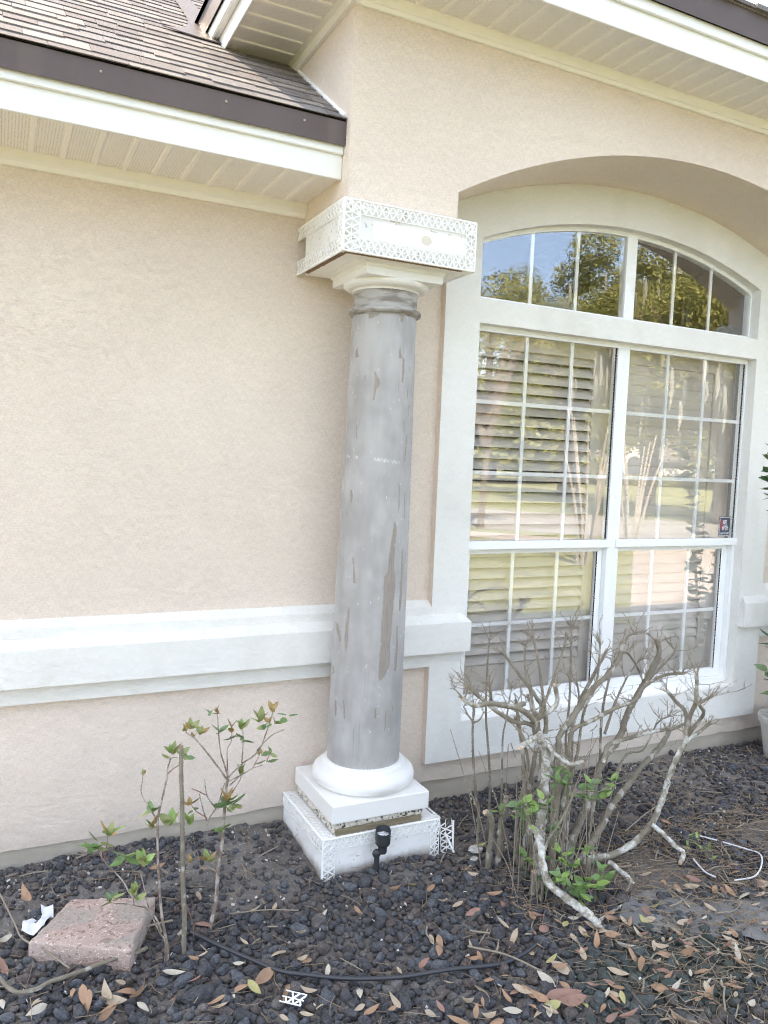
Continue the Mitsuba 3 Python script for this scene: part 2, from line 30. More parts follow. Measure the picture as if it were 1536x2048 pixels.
# ------------------------------------------------------------------ helpers
rng = np.random.default_rng(7)
DATA = json.loads(r'''{"azalea": [[[-0.696, -0.58, -0.039, 0.009], [-0.685, -0.573, 0.02, 0.0086], [-0.671, -0.566, 0.072, 0.0083], [-0.663, -0.553, 0.181, 0.0077], [-0.652, -0.546, 0.241, 0.0073], [-0.646, -0.539, 0.306, 0.0069], [-0.635, -0.523, 0.438, 0.0062], [-0.628, -0.52, 0.465, 0.006]], [[-0.631, -0.52, 0.462, 0.0045], [-0.667, -0.502, 0.514, 0.004], [-0.682, -0.494, 0.536, 0.0038], [-0.709, -0.481, 0.572, 0.0035], [-0.733, -0.47, 0.601, 0.0032], [-0.748, -0.465, 0.611, 0.0031], [-0.761, -0.46, 0.621, 0.003]], [[-0.63, -0.52, 0.472, 0.0035], [-0.645, -0.528, 0.521, 0.0032], [-0.659, -0.535, 0.561, 0.0029], [-0.669, -0.544, 0.615, 0.0025], [-0.675, -0.551, 0.657, 0.0022], [-0.681, -0.56, 0.71, 0.0018]], [[-0.63, -0.52, 0.476, 0.0035], [-0.631, -0.509, 0.558, 0.0025], [-0.617, -0.504, 0.585, 0.0022], [-0.615, -0.5, 0.617, 0.0018]], [[-0.628, -0.52, 0.469, 0.004], [-0.617, -0.526, 0.486, 0.0038], [-0.585, -0.54, 0.522, 0.0035], [-0.556, -0.552, 0.544, 0.0032], [-0.534, -0.563, 0.575, 0.0029], [-0.52, -0.579, 0.632, 0.0025], [-0.51, -0.593, 0.682, 0.0022], [-0.507, -0.6, 0.706, 0.002]], [[-0.546, -0.56, 0.566, 0.003], [-0.513, -0.607, 0.628, 0.0023], [-0.481, -0.64, 0.656, 0.0018]], [[-0.586, -0.53, 0.518, 0.003], [-0.579, -0.514, 0.573, 0.0022], [-0.577, -0.5, 0.622, 0.0015]], [[-0.627, -0.53, 0.462, 0.0035], [-0.595, -0.554, 0.487, 0.0028], [-0.563, -0.579, 0.515, 0.0021], [-0.534, -0.6, 0.532, 0.0015]], [[-0.56, -0.57, 0.512, 0.002], [-0.548, -0.6, 0.567, 0.0012]], [[-0.524, -0.6, 0.538, 0.002], [-0.512, -0.6, 0.569, 0.0012]], [[-0.625, -0.53, 0.447, 0.003], [-0.581, -0.483, 0.451, 0.0018], [-0.57, -0.47, 0.454, 0.0015]], [[-0.619, -0.53, 0.418, 0.0028], [-0.602, -0.57, 0.478, 0.0018], [-0.602, -0.58, 0.495, 0.0015]], [[-0.678, -0.45, 0.281, 0.004], [-0.669, -0.461, 0.319, 0.0035], [-0.65, -0.475, 0.359, 0.003], [-0.635, -0.5, 0.442, 0.002]], [[-0.679, -0.45, 0.299, 0.003], [-0.69, -0.437, 0.336, 0.0026], [-0.699, -0.42, 0.383, 0.002]], [[-0.65, -0.45, 0.338, 0.003], [-0.677, -0.436, 0.381, 0.0024], [-0.683, -0.42, 0.434, 0.0018]], [[-0.676, -0.43, 0.379, 0.0025], [-0.699, -0.414, 0.389, 0.0021], [-0.721, -0.4, 0.397, 0.0018]], [[-0.679, -0.45, 0.309, 0.0025], [-0.709, -0.42, 0.325, 0.0019], [-0.723, -0.4, 0.343, 0.0015]], [[-0.791, -0.65, -0.008, 0.0105], [-0.79, -0.643, 0.103, 0.01], [-0.796, -0.636, 0.212, 0.0096], [-0.801, -0.62, 0.463, 0.0085], [-0.806, -0.62, 0.55, 0.0085], [-0.805, -0.61, 0.633, 0.008]], [[-0.848, -0.68, 0.032, 0.006], [-0.864, -0.662, 0.131, 0.0055], [-0.872, -0.637, 0.265, 0.0049], [-0.873, -0.619, 0.365, 0.0045], [-0.871, -0.609, 0.415, 0.0042], [-0.859, -0.6, 0.464, 0.004], [-0.846, -0.6, 0.527, 0.0035], [-0.842, -0.59, 0.556, 0.003], [-0.831, -0.58, 0.584, 0.0025]], [[-0.843, -0.6, 0.545, 0.0025], [-0.825, -0.6, 0.56, 0.0021], [-0.807, -0.6, 0.568, 0.0018]], [[-0.874, -0.6, 0.391, 0.003], [-0.88, -0.592, 0.415, 0.0028], [-0.915, -0.569, 0.478, 0.0021], [-0.911, -0.555, 0.519, 0.0016], [-0.91, -0.55, 0.533, 0.0015]], [[-0.891, -0.68, 0.144, 0.003], [-0.914, -0.696, 0.179, 0.0027], [-0.947, -0.713, 0.203, 0.0023], [-0.979, -0.73, 0.226, 0.0019], [-1.017, -0.75, 0.246, 0.0015]], [[-0.955, -0.72, 0.212, 0.002], [-0.958, -0.72, 0.227, 0.0018], [-0.954, -0.72, 0.243, 0.0015]], [[-0.866, -0.68, 0.084, 0.004], [-0.887, -0.657, 0.13, 0.0036], [-0.943, -0.625, 0.179, 0.0032], [-0.974, -0.599, 0.23, 0.0028], [-1.021, -0.569, 0.282, 0.0023], [-1.041, -0.55, 0.32, 0.002]], [[-1.02, -0.55, 0.28, 0.002], [-1.012, -0.543, 0.322, 0.0017], [-1.01, -0.54, 0.342, 0.0015]], [[-0.855, -0.68, 0.049, 0.003], [-0.872, -0.677, 0.083, 0.0028], [-0.903, -0.67, 0.159, 0.0025], [-0.917, -0.664, 0.223, 0.0022], [-0.929, -0.66, 0.273, 0.002]], [[-0.791, -0.66, 0.15, 0.0025], [-0.765, -0.648, 0.071, 0.0019], [-0.759, -0.64, 0.02, 0.0015]]], "clusters": [[-0.764, -0.46, 0.621, 3, 0.035, 1], [-0.744, -0.47, 0.632, 5, 0.036, 0], [-0.711, -0.47, 0.611, 5, 0.038, 0], [-0.734, -0.46, 0.597, 3, 0.025, 1], [-0.703, -0.56, 0.712, 3, 0.04, 2], [-0.681, -0.56, 0.711, 4, 0.024, 1], [-0.671, -0.55, 0.637, 4, 0.036, 2], [-0.617, -0.5, 0.62, 3, 0.042, 1], [-0.61, -0.5, 0.596, 3, 0.036, 2], [-0.58, -0.5, 0.626, 4, 0.042, 0], [-0.579, -0.51, 0.585, 4, 0.042, 2], [-0.545, -0.58, 0.668, 5, 0.048, 0], [-0.53, -0.58, 0.653, 3, 0.03, 2], [-0.508, -0.6, 0.708, 3, 0.04, 1], [-0.47, -0.63, 0.692, 3, 0.042, 2], [-0.506, -0.61, 0.669, 4, 0.03, 2], [-0.522, -0.6, 0.672, 3, 0.024, 1], [-0.512, -0.6, 0.571, 4, 0.036, 2], [-0.524, -0.6, 0.538, 2, 0.036, 2], [-0.54, -0.59, 0.564, 3, 0.02, 1], [-0.579, -0.5, 0.467, 6, 0.036, 0], [-0.637, -0.55, 0.402, 5, 0.052, 0], [-0.652, -0.58, 0.401, 5, 0.058, 2], [-0.614, -0.56, 0.393, 5, 0.048, 2], [-0.723, -0.4, 0.339, 4, 0.04, 1], [-0.713, -0.41, 0.326, 2, 0.03, 2], [-0.651, -0.56, 0.313, 5, 0.04, 2], [-0.826, -0.58, 0.37, 5, 0.048, 0], [-0.768, -0.58, 0.36, 5, 0.048, 0], [-0.885, -0.6, 0.377, 5, 0.045, 0], [-0.885, -0.6, 0.428, 4, 0.038, 2], [-1.059, -0.55, 0.32, 6, 0.052, 2], [-1.01, -0.54, 0.346, 5, 0.055, 0], [-1.038, -0.54, 0.329, 3, 0.045, 2], [-0.967, -0.6, 0.294, 6, 0.052, 2], [-0.921, -0.66, 0.297, 6, 0.05, 0], [-0.698, -0.56, 0.214, 5, 0.042, 0], [-0.74, -0.5, 0.19, 3, 0.03, 1], [-1.023, -0.75, 0.254, 6, 0.042, 2], [-0.954, -0.72, 0.243, 5, 0.036, 0], [-0.939, -0.7, 0.215, 3, 0.03, 2], [-0.825, -0.58, 0.603, 6, 0.04, 0], [-0.834, -0.58, 0.584, 3, 0.03, 2], [-0.789, -0.61, 0.593, 4, 0.03, 2], [-0.909, -0.55, 0.53, 4, 0.018, 1], [-0.805, -0.61, 0.605, 3, 0.03, 0]], "bush": [[1, [[0.482, -0.78, -0.071, 0.02], [0.49, -0.77, 0.044, 0.0193], [0.494, -0.757, 0.192, 0.0184], [0.511, -0.744, 0.332, 0.0176], [0.519, -0.73, 0.487, 0.0167], [0.482, -0.725, 0.548, 0.0163], [0.474, -0.72, 0.601, 0.016]]], [1, [[0.474, -0.72, 0.597, 0.011], [0.374, -0.753, 0.668, 0.01], [0.219, -0.799, 0.718, 0.0086], [0.128, -0.827, 0.73, 0.0077], [0.063, -0.85, 0.767, 0.007]]], [0, [[0.471, -0.72, 0.584, 0.01], [0.438, -0.705, 0.593, 0.0095], [0.395, -0.686, 0.599, 0.0089], [0.33, -0.652, 0.641, 0.0077], [0.29, -0.628, 0.678, 0.0069], [0.244, -0.6, 0.721, 0.006]]], [1, [[0.474, -0.72, 0.604, 0.009], [0.538, -0.729, 0.643, 0.0086], [0.557, -0.733, 0.672, 0.0084], [0.536, -0.74, 0.74, 0.008]]], [0, [[0.384, -0.74, 0.66, 0.008], [0.389, -0.722, 0.67, 0.0085], [0.429, -0.7, 0.666, 0.009]]], [0, [[0.242, -0.76, 0.703, 0.006], [0.226, -0.778, 0.742, 0.0051], [0.205, -0.8, 0.788, 0.004]]], [2, [[0.486, -0.74, 0.559, 0.009], [0.379, -0.818, 0.573, 0.0085], [0.269, -0.9, 0.591, 0.008]]], [2, [[0.524, -0.73, 0.531, 0.009], [0.52, -0.763, 0.499, 0.0085], [0.545, -0.805, 0.475, 0.0078], [0.561, -0.827, 0.467, 0.0075], [0.588, -0.86, 0.483, 0.007]]], [2, [[0.414, -0.78, 0.237, 0.013], [0.436, -0.804, 0.224, 0.0131], [0.434, -0.838, 0.188, 0.0132], [0.411, -0.879, 0.148, 0.0133], [0.405, -0.926, 0.103, 0.0135], [0.433, -0.97, 0.075, 0.0136], [0.462, -1.01, 0.053, 0.0138], [0.49, -1.051, 0.032, 0.0139], [0.501, -1.08, 0.012, 0.014]]], [2, [[0.516, -1.05, 0.001, 0.005], [0.648, -1.009, -0.002, 0.005], [0.75, -0.98, -0.008, 0.005]]], [2, [[0.501, -1.08, 0.012, 0.006], [0.56, -1.064, -0.023, 0.0058], [0.679, -1.031, -0.042, 0.0054], [0.789, -1.0, -0.042, 0.005]]], [1, [[0.733, -0.75, 0.027, 0.014], [0.783, -0.753, 0.033, 0.0137], [0.859, -0.758, 0.034, 0.0134], [0.959, -0.765, 0.069, 0.0128], [1.039, -0.772, 0.138, 0.0122], [1.08, -0.779, 0.236, 0.0116], [1.103, -0.786, 0.33, 0.0111], [1.137, -0.793, 0.414, 0.0106], [1.17, -0.797, 0.469, 0.0102], [1.163, -0.8, 0.512, 0.01]]], [0, [[1.164, -0.8, 0.508, 0.009], [1.195, -0.761, 0.568, 0.0082], [1.174, -0.732, 0.605, 0.0076], [1.149, -0.7, 0.646, 0.007]]], [1, [[1.168, -0.8, 0.511, 0.01], [1.165, -0.814, 0.581, 0.0091], [1.176, -0.826, 0.634, 0.0084], [1.144, -0.85, 0.75, 0.007]]], [0, [[1.17, -0.8, 0.489, 0.009], [1.17, -0.87, 0.598, 0.0069], [1.107, -0.9, 0.656, 0.006]]], [0, [[1.15, -0.85, 0.637, 0.007], [1.212, -0.829, 0.635, 0.0066], [1.296, -0.8, 0.639, 0.006]]], [1, [[1.162, -0.8, 0.469, 0.008], [1.238, -0.8, 0.496, 0.0069], [1.295, -0.8, 0.526, 0.006]]], [2, [[1.01, -0.8, 0.148, 0.009], [1.032, -0.845, 0.122, 0.0087], [1.049, -0.894, 0.092, 0.0084], [1.061, -0.919, 0.081, 0.0082], [1.011, -0.95, 0.064, 0.008]]], [2, [[0.793, -0.8, 0.04, 0.01], [0.83, -0.859, 0.006, 0.0097], [0.85, -0.914, -0.031, 0.0095], [0.884, -0.97, -0.056, 0.0092], [0.889, -1.02, -0.09, 0.009]]], [2, [[0.89, -1.02, -0.097, 0.008], [0.945, -1.01, -0.102, 0.0075], [0.996, -1.0, -0.106, 0.007]]], [0, [[0.761, -0.68, -0.013, 0.016], [0.878, -0.643, 0.064, 0.0148], [0.976, -0.609, 0.143, 0.0136], [1.086, -0.579, 0.205, 0.0126], [1.199, -0.549, 0.27, 0.0116], [1.327, -0.52, 0.329, 0.0107], [1.396, -0.5, 0.383, 0.01]]], [0, [[0.694, -0.7, 0.074, 0.016], [0.791, -0.658, 0.181, 0.0153], [0.921, -0.601, 0.343, 0.0144], [1.028, -0.571, 0.413, 0.0139], [1.096, -0.542, 0.502, 0.0135], [1.187, -0.513, 0.585, 0.013], [1.265, -0.491, 0.65, 0.0127], [1.336, -0.466, 0.733, 0.0123], [1.33, -0.45, 0.793, 0.012]]], [0, [[0.584, -0.72, 0.076, 0.015], [0.621, -0.676, 0.287, 0.0137], [0.655, -0.638, 0.478, 0.0126], [0.656, -0.635, 0.489, 0.0125], [0.736, -0.617, 0.559, 0.012], [0.838, -0.595, 0.642, 0.0113], [0.943, -0.577, 0.701, 0.0108], [1.008, -0.563, 0.759, 0.0104], [1.038, -0.55, 0.824, 0.01]]], [0, [[1.032, -0.55, 0.784, 0.008], [1.09, -0.52, 0.833, 0.0056], [1.163, -0.5, 0.843, 0.004]]], [0, [[0.64, -0.7, 0.224, 0.01], [0.682, -0.67, 0.458, 0.0088], [0.702, -0.661, 0.52, 0.0085], [0.796, -0.652, 0.542, 0.0081], [0.923, -0.64, 0.574, 0.0076], [1.045, -0.629, 0.595, 0.0071], [1.097, -0.621, 0.64, 0.0069], [1.214, -0.611, 0.679, 0.0064], [1.353, -0.6, 0.675, 0.006]]], [0, [[0.648, -0.7, 0.11, 0.006], [0.723, -0.605, 0.386, 0.0052], [0.736, -0.583, 0.454, 0.0051], [0.783, -0.535, 0.601, 0.0047], [0.823, -0.481, 0.775, 0.0042], [0.843, -0.45, 0.878, 0.004]]], [0, [[0.447, -0.85, 0.185, 0.005], [0.517, -0.83, 0.248, 0.0046], [0.616, -0.8, 0.352, 0.004]]], [0, [[0.538, -0.7, 0.539, 0.009], [0.546, -0.678, 0.613, 0.0081], [0.503, -0.652, 0.691, 0.0071], [0.457, -0.632, 0.751, 0.0063], [0.418, -0.613, 0.803, 0.0055], [0.393, -0.6, 0.842, 0.005]]], [0, [[0.54, -0.7, 0.58, 0.007], [0.559, -0.631, 0.714, 0.0056], [0.568, -0.589, 0.799, 0.0048], [0.567, -0.55, 0.881, 0.004]]], [0, [[0.512, -0.7, 0.623, 0.006], [0.649, -0.601, 0.733, 0.005], [0.722, -0.548, 0.799, 0.0045], [0.783, -0.5, 0.863, 0.004]]], [0, [[0.489, -0.7, 0.613, 0.005], [0.525, -0.572, 0.749, 0.0037], [0.573, -0.5, 0.834, 0.003]]], [0, [[0.662, -0.66, 0.132, 0.007], [0.755, -0.63, 0.391, 0.0059], [0.794, -0.611, 0.558, 0.0052], [0.861, -0.598, 0.67, 0.0047], [0.881, -0.587, 0.774, 0.0042], [0.887, -0.58, 0.838, 0.004]]], [0, [[0.859, -0.62, 0.079, 0.006], [0.917, -0.586, 0.316, 0.0054], [0.932, -0.567, 0.461, 0.0051], [0.957, -0.549, 0.587, 0.0048], [1.022, -0.529, 0.734, 0.0045], [1.085, -0.521, 0.765, 0.0044], [1.158, -0.512, 0.703, 0.0042], [1.229, -0.5, 0.6, 0.004]]], [0, [[0.922, -0.6, 0.459, 0.006], [1.018, -0.556, 0.583, 0.0047], [1.11, -0.524, 0.672, 0.0037], [1.198, -0.5, 0.728, 0.003]]], [0, [[1.128, -0.6, 0.638, 0.007], [1.205, -0.57, 0.676, 0.0058], [1.355, -0.52, 0.729, 0.0038], [1.399, -0.5, 0.76, 0.003]]], [1, [[0.81, -0.72, 0.396, 0.009], [0.853, -0.698, 0.451, 0.0085], [0.966, -0.675, 0.457, 0.0079], [1.143, -0.641, 0.453, 0.007], [1.305, -0.612, 0.44, 0.0063], [1.369, -0.6, 0.448, 0.006]]], [0, [[0.961, -0.6, 0.202, 0.006], [1.064, -0.58, 0.339, 0.0048], [1.171, -0.571, 0.349, 0.0043], [1.258, -0.557, 0.45, 0.0034], [1.336, -0.55, 0.471, 0.003]]], [0, [[0.759, -0.62, 0.571, 0.006], [0.768, -0.608, 0.638, 0.0042], [0.76, -0.6, 0.687, 0.003]]], [0, [[0.494, -0.65, -0.025, 0.01], [0.521, -0.636, 0.104, 0.0094], [0.54, -0.617, 0.275, 0.0087], [0.576, -0.6, 0.433, 0.008]]], [0, [[0.376, -0.6, -0.005, 0.012], [0.368, -0.625, 0.127, 0.011], [0.35, -0.643, 0.22, 0.0103], [0.316, -0.65, 0.249, 0.01]]], [0, [[0.426, -0.6, 0.041, 0.012], [0.446, -0.575, 0.145, 0.0115], [0.486, -0.55, 0.242, 0.011]]], [0, [[0.445, -0.8, -0.098, 0.014], [0.434, -0.811, 0.004, 0.0129], [0.426, -0.82, 0.082, 0.012]]], [0, [[0.655, -0.7, 0.01, 0.012], [0.607, -0.7, 0.216, 0.0115], [0.636, -0.7, 0.399, 0.011]]]], "saplings": [[[0.445, -0.42, 0.135, 0.006], [0.429, -0.42, 0.189, 0.0058], [0.409, -0.42, 0.324, 0.0053], [0.398, -0.42, 0.435, 0.0048], [0.394, -0.42, 0.512, 0.0045]], [[0.394, -0.42, 0.512, 0.004], [0.374, -0.41, 0.54, 0.0035], [0.36, -0.4, 0.571, 0.003]], [[0.394, -0.42, 0.512, 0.004], [0.398, -0.42, 0.547, 0.0033], [0.395, -0.42, 0.562, 0.003]], [[0.394, -0.42, 0.505, 0.004], [0.42, -0.43, 0.519, 0.0035], [0.429, -0.44, 0.55, 0.003]], [[0.535, -0.36, 0.2, 0.0055], [0.525, -0.341, 0.391, 0.0049], [0.517, -0.33, 0.499, 0.0045], [0.524, -0.312, 0.681, 0.0039], [0.536, -0.3, 0.804, 0.0035]], [[0.568, -0.4, 0.181, 0.005], [0.573, -0.38, 0.399, 0.004], [0.591, -0.372, 0.481, 0.0036], [0.618, -0.36, 0.61, 0.003]]], "bushleaf": [[0.34, -0.85, 0.352, 6, 0.055], [0.379, -0.85, 0.333, 5, 0.05], [0.439, -0.86, 0.346, 4, 0.05], [0.319, -0.88, 0.324, 4, 0.05], [0.719, -0.75, 0.337, 6, 0.055], [0.765, -0.76, 0.292, 6, 0.055], [0.9, -0.7, 0.289, 4, 0.05], [0.723, -0.72, 0.268, 5, 0.06], [0.49, -0.9, 0.168, 6, 0.05], [0.5, -0.92, 0.138, 6, 0.05], [0.469, -0.98, 0.098, 6, 0.05], [0.62, -0.95, 0.102, 7, 0.05], [0.525, -0.98, 0.074, 6, 0.055], [0.581, -0.97, 0.076, 5, 0.05], [0.485, -1.0, 0.074, 6, 0.045], [0.43, -0.95, 0.129, 5, 0.045]], "fallen": [[-1.233, -0.24, 0, 1.1], [-1.099, -0.781, 0, 1], [-1.094, -0.815, 0, 1], [-1.043, -0.8, 1, 1], [-1.024, -0.826, 1, 1.1], [-0.948, -0.83, 0, 1.3], [-1.056, -0.893, 0, 1], [-1.046, -0.871, 0, 0.8], [-0.61, -0.894, 0, 1.2], [-0.695, -0.907, 0, 1], [-0.65, -0.941, 4, 1], [-0.769, -0.961, 0, 0.8], [-0.527, -0.789, 1, 0.9], [-0.47, -0.879, 0, 0.8], [-0.695, -0.434, 1, 0.8], [-0.645, -0.264, 0, 0.5], [-0.791, -0.206, 0, 0.8], [-0.584, -0.997, 0, 0.9], [-0.51, -1.002, 1, 0.7], [-0.526, -0.543, 1, 0.7], [-0.79, -0.599, 3, 0.8], [-1.306, -0.552, 2, 1.1], [-1.297, -0.431, 3, 0.7], [-1.005, -0.033, 1, 0.7], [-0.848, -0.779, 3, 0.9], [-1.124, -0.756, 0, 0.7], [-1.217, -0.79, 3, 0.8], [-0.951, -0.884, 3, 0.6], [-0.994, -0.753, 1, 0.5], [-0.463, -0.555, 1, 0.6], [-0.71, -0.571, 2, 0.8], [0.309, -0.887, 1, 1.2], [0.182, -0.889, 1, 1.1], [0.192, -1.025, 1, 1], [0.107, -1.061, 1, 1], [0.006, -1.164, 0, 1], [0.152, -1.246, 3, 0.9], [0.06, -1.257, 1, 0.9], [-0.041, -1.214, 1, 0.9], [-0.113, -1.231, 1, 0.8], [0.157, -1.317, 2, 1.6], [0.095, -1.338, 4, 1], [-0.009, -1.303, 3, 0.8], [0.074, -1.365, 3, 0.8], [0.231, -1.404, 0, 0.7], [-0.175, -1.282, 0, 0.9], [-0.081, -1.326, 0, 0.8], [0.499, -1.206, 3, 0.9], [0.509, -1.233, 0, 1], [0.484, -1.295, 0, 1], [0.436, -1.15, 0, 1], [0.233, -1.212, 1, 1], [0.378, -1.304, 1, 0.9], [0.466, -1.402, 0, 1], [0.821, -1.373, 3, 0.9], [0.867, -1.363, 1, 0.8], [0.605, -1.441, 3, 0.7], [0.687, -1.465, 0, 0.7], [0.656, -1.556, 3, 0.7], [0.41, -1.53, 1, 1.2], [1.234, -1.124, 1, 1], [1.296, -1.102, 1, 1], [0.916, -1.274, 0, 0.9], [0.956, -1.143, 1, 0.7], [0.171, -1.346, 2, 1.2], [0.678, -1.297, 0, 0.8], [1.038, -0.726, 0, 0.7], [0.269, -0.61, 0, 0.6], [1.056, -1.075, 0, 0.8], [0.011, -1.077, 0, 0.8], [0.534, -1.305, 1, 0.7], [0.518, -1.483, 0, 0.6], [0.488, -1.06, 1, 0.7], [0.2, -1.11, 1, 0.7]], "pats": [[[-0.782, 2.09, 120], [-0.794, 2.079, 120], [-0.902, 2.069, 30]], [[0.096, 2.089, 60], [0.124, 2.061, 25]], [[-1.332, 1.963, 12], [-1.345, 1.945, 50], [-1.333, 1.927, 60]], [[0.086, 1.966, 8], [0.085, 1.948, 22], [0.135, 1.927, 50]], [[0.227, 1.928, 25], [0.244, 1.881, 25], [0.221, 1.837, 20]], [[-0.657, 1.872, 8], [-0.606, 1.852, 40], [-0.555, 1.831, 65], [-0.619, 1.805, 30], [-0.65, 1.765, 8]], [[0.524, 1.9, 8], [0.534, 1.878, 10]], [[0.459, 1.811, 12], [0.457, 1.781, 10]], [[0.537, 1.756, 10], [0.54, 1.715, 10]], [[0.333, 1.695, 10], [0.371, 1.651, 8]], [[0.518, 1.645, 10], [0.453, 1.563, 12], [0.44, 1.537, 10]], [[-1.168, 1.669, 8], [-1.137, 1.621, 8]], [[-0.949, 1.859, 10], [-0.946, 1.837, 8]], [[-1.224, 1.425, 20], [-1.2, 1.403, 35], [-1.199, 1.377, 20]], [[-1.371, 1.346, 10], [-1.37, 1.329, 10]], [[0.238, 1.463, 10], [0.275, 1.433, 14], [0.278, 1.347, 8]], [[0.512, 1.425, 10], [0.533, 1.32, 8]], [[0.145, 1.31, 8], [0.17, 1.288, 40], [0.134, 1.24, 55], [0.105, 1.172, 60], [0.102, 1.128, 60], [0.077, 1.103, 125], [0.074, 1.06, 130], [0.064, 0.985, 115], [0.04, 0.91, 110], [0.031, 0.835, 110], [0.037, 0.759, 115], [-0.042, 0.722, 70], [-0.08, 0.704, 20]], [[-1.025, 1.17, 10], [-0.985, 1.137, 14], [-0.948, 1.108, 22], [-0.928, 1.072, 30]], [[-1.071, 0.978, 8], [-1.062, 0.955, 25], [-1.094, 0.909, 35], [-1.102, 0.864, 40], [-1.1, 0.826, 30], [-1.085, 0.807, 10]], [[-1.89, 0.907, 10], [-1.542, 0.901, 60], [-1.462, 0.877, 70], [-1.368, 0.853, 35], [-1.303, 0.82, 10]], [[0.505, 1.207, 8], [0.52, 1.112, 18], [0.519, 1.055, 35], [0.518, 0.998, 45], [0.492, 0.964, 20]], [[0.413, 0.909, 8], [0.42, 0.866, 25], [0.442, 0.808, 35], [0.422, 0.767, 35], [0.413, 0.732, 30]], [[-1.972, 0.739, 10], [-1.69, 0.73, 30], [-1.62, 0.709, 45], [-1.816, 0.686, 12]], [[-1.406, 0.604, 25], [-1.375, 0.574, 35], [-1.369, 0.543, 20]], [[-1.087, 0.615, 12], [-1.044, 0.576, 22], [-1.024, 0.546, 15]], [[-0.179, 0.597, 20], [-0.168, 0.556, 15]], [[0.149, 0.582, 8], [0.139, 0.541, 14], [0.121, 0.501, 6]], [[0.383, 0.596, 14], [0.364, 0.571, 12]], [[-1.969, 0.526, 10], [-1.97, 0.489, 20]]], "hose": [[-0.672, -0.722, 0.02], [-0.622, -0.796, 0.02], [-0.559, -0.893, 0.02], [-0.485, -0.949, 0.02], [-0.377, -0.999, 0.02], [-0.24, -1.056, 0.02], [-0.092, -1.098, 0.02], [0.072, -1.123, 0.02], [0.161, -1.116, 0.02], [0.237, -1.084, 0.02]], "wire": [[0.991, -1.03, 0.02], [1.337, -0.754, 0.02], [1.389, -0.812, 0.02], [1.445, -0.888, 0.02], [1.457, -0.95, 0.02], [1.394, -1.009, 0.02], [1.3, -1.052, 0.02], [1.188, -1.053, 0.02]], "wire2": [[1.155, -0.885, 0.02], [1.136, -0.959, 0.02], [1.143, -1.005, 0.02]], "stick": [[-1.309, -0.633, 0.02], [-1.271, -0.706, 0.02], [-1.214, -0.707, 0.02], [-1.18, -0.687, 0.02], [-1.097, -0.662, 0.02], [-0.998, -0.653, 0.02], [-0.938, -0.639, 0.02], [-0.899, -0.628, 0.02]], "stick2": [[-1.308, -0.196, 0.02], [-1.265, -0.366, 0.02], [-1.246, -0.458, 0.02], [-1.186, -0.536, 0.02], [-1.123, -0.639, 0.02]], "cloth": [[0.736, -0.991, 0.02], [0.899, -0.986, 0.02], [0.899, -1.057, 0.02], [0.982, -1.073, 0.02], [1.134, -1.099, 0.02], [1.243, -1.153, 0.02], [1.008, -1.335, 0.02], [0.948, -1.274, 0.02], [0.839, -1.244, 0.02], [0.738, -1.188, 0.02], [0.652, -1.137, 0.02], [0.631, -1.065, 0.02]], "paver_top": [[-1.229, -0.512, 0.045], [-0.956, -0.678, 0.045], [-0.835, -0.408, 0.045], [-1.096, -0.318, 0.045]], "wrapper": [[-1.189, -0.312, 0.05], [-1.15, -0.331, 0.05], [-1.152, -0.394, 0.05], [-1.17, -0.422, 0.05], [-1.184, -0.445, 0.05], [-1.214, -0.472, 0.05], [-1.25, -0.438, 0.05], [-1.243, -0.387, 0.05], [-1.197, -0.394, 0.05], [-1.186, -0.362, 0.05]], "wtext": [[-1.184, -0.402, 0.05], [-1.221, -0.425, 0.05]], "frag": [[-0.609, -1.035, 0.02], [-0.559, -1.086, 0.02]], "frag2": [[0.567, -0.619, 0.02]], "lump": [[0.407, -0.47, 0.02], [0.328, -0.565, 0.02]], "spot": [[-0.04, -0.5, 0.183], [-0.033, -0.5, 0.159], [-0.035, -0.5, 0.117], [-0.056, -0.5, 0.079], [-0.063, -0.5, 0.053]], "leafpot": [[2.181, -0.25, 1.696], [2.216, -0.25, 1.543], [2.252, -0.25, 0.693], [2.326, -0.25, 0.541], [2.308, -0.25, 0.354], [2.365, -0.25, 0.184], [2.313, -0.25, 0.299]]}''')
COUNT = {}
def numbered(name):
    n = COUNT.get(name, 0); COUNT[name] = n+1
    return name if n == 0 else f'{name}_{n:03d}'
def put(key, mesh, mat, smooth=False, to_world=None, **kw):
    d = mesh if isinstance(mesh, dict) else mikit.ply(mesh, None, smooth, **kw)
    d = {**d, 'bsdf': {'type': 'ref', 'id': mat}}
    if to_world is not None: d['to_world'] = to_world
    scene[key] = d
    return key
def part(parent, name, mesh, mat, smooth=False, to_world=None, label=None, kind=None, **kw):
    key = numbered(f'{parent}__{name}')
    put(key, mesh, mat, smooth, to_world, **kw)
    if label or kind: labels[key] = {**({'label': label} if label else {}), **({'kind': kind} if kind else {})}
    return key
def thing(name, label, category, group=None):
    key = numbered(name)
    labels[key] = {'label': label, 'category': category, **({'group': group} if group else {})}
    return key
def single(name, mesh, mat, label, category, smooth=False, group=None, to_world=None):
    k = thing(name, label, category, group); put(k, mesh, mat, smooth, to_world); return k
def struct(name, mesh, mat, smooth=False):
    k = numbered(name); put(k, mesh, mat, smooth); labels[k] = {'kind': 'structure'}; return k
def stuff(name, mesh, mat, label, category, smooth=False):
    k = single(name, mesh, mat, label, category, smooth); labels[k]['kind'] = 'stuff'; return k
cat = trimesh.util.concatenate
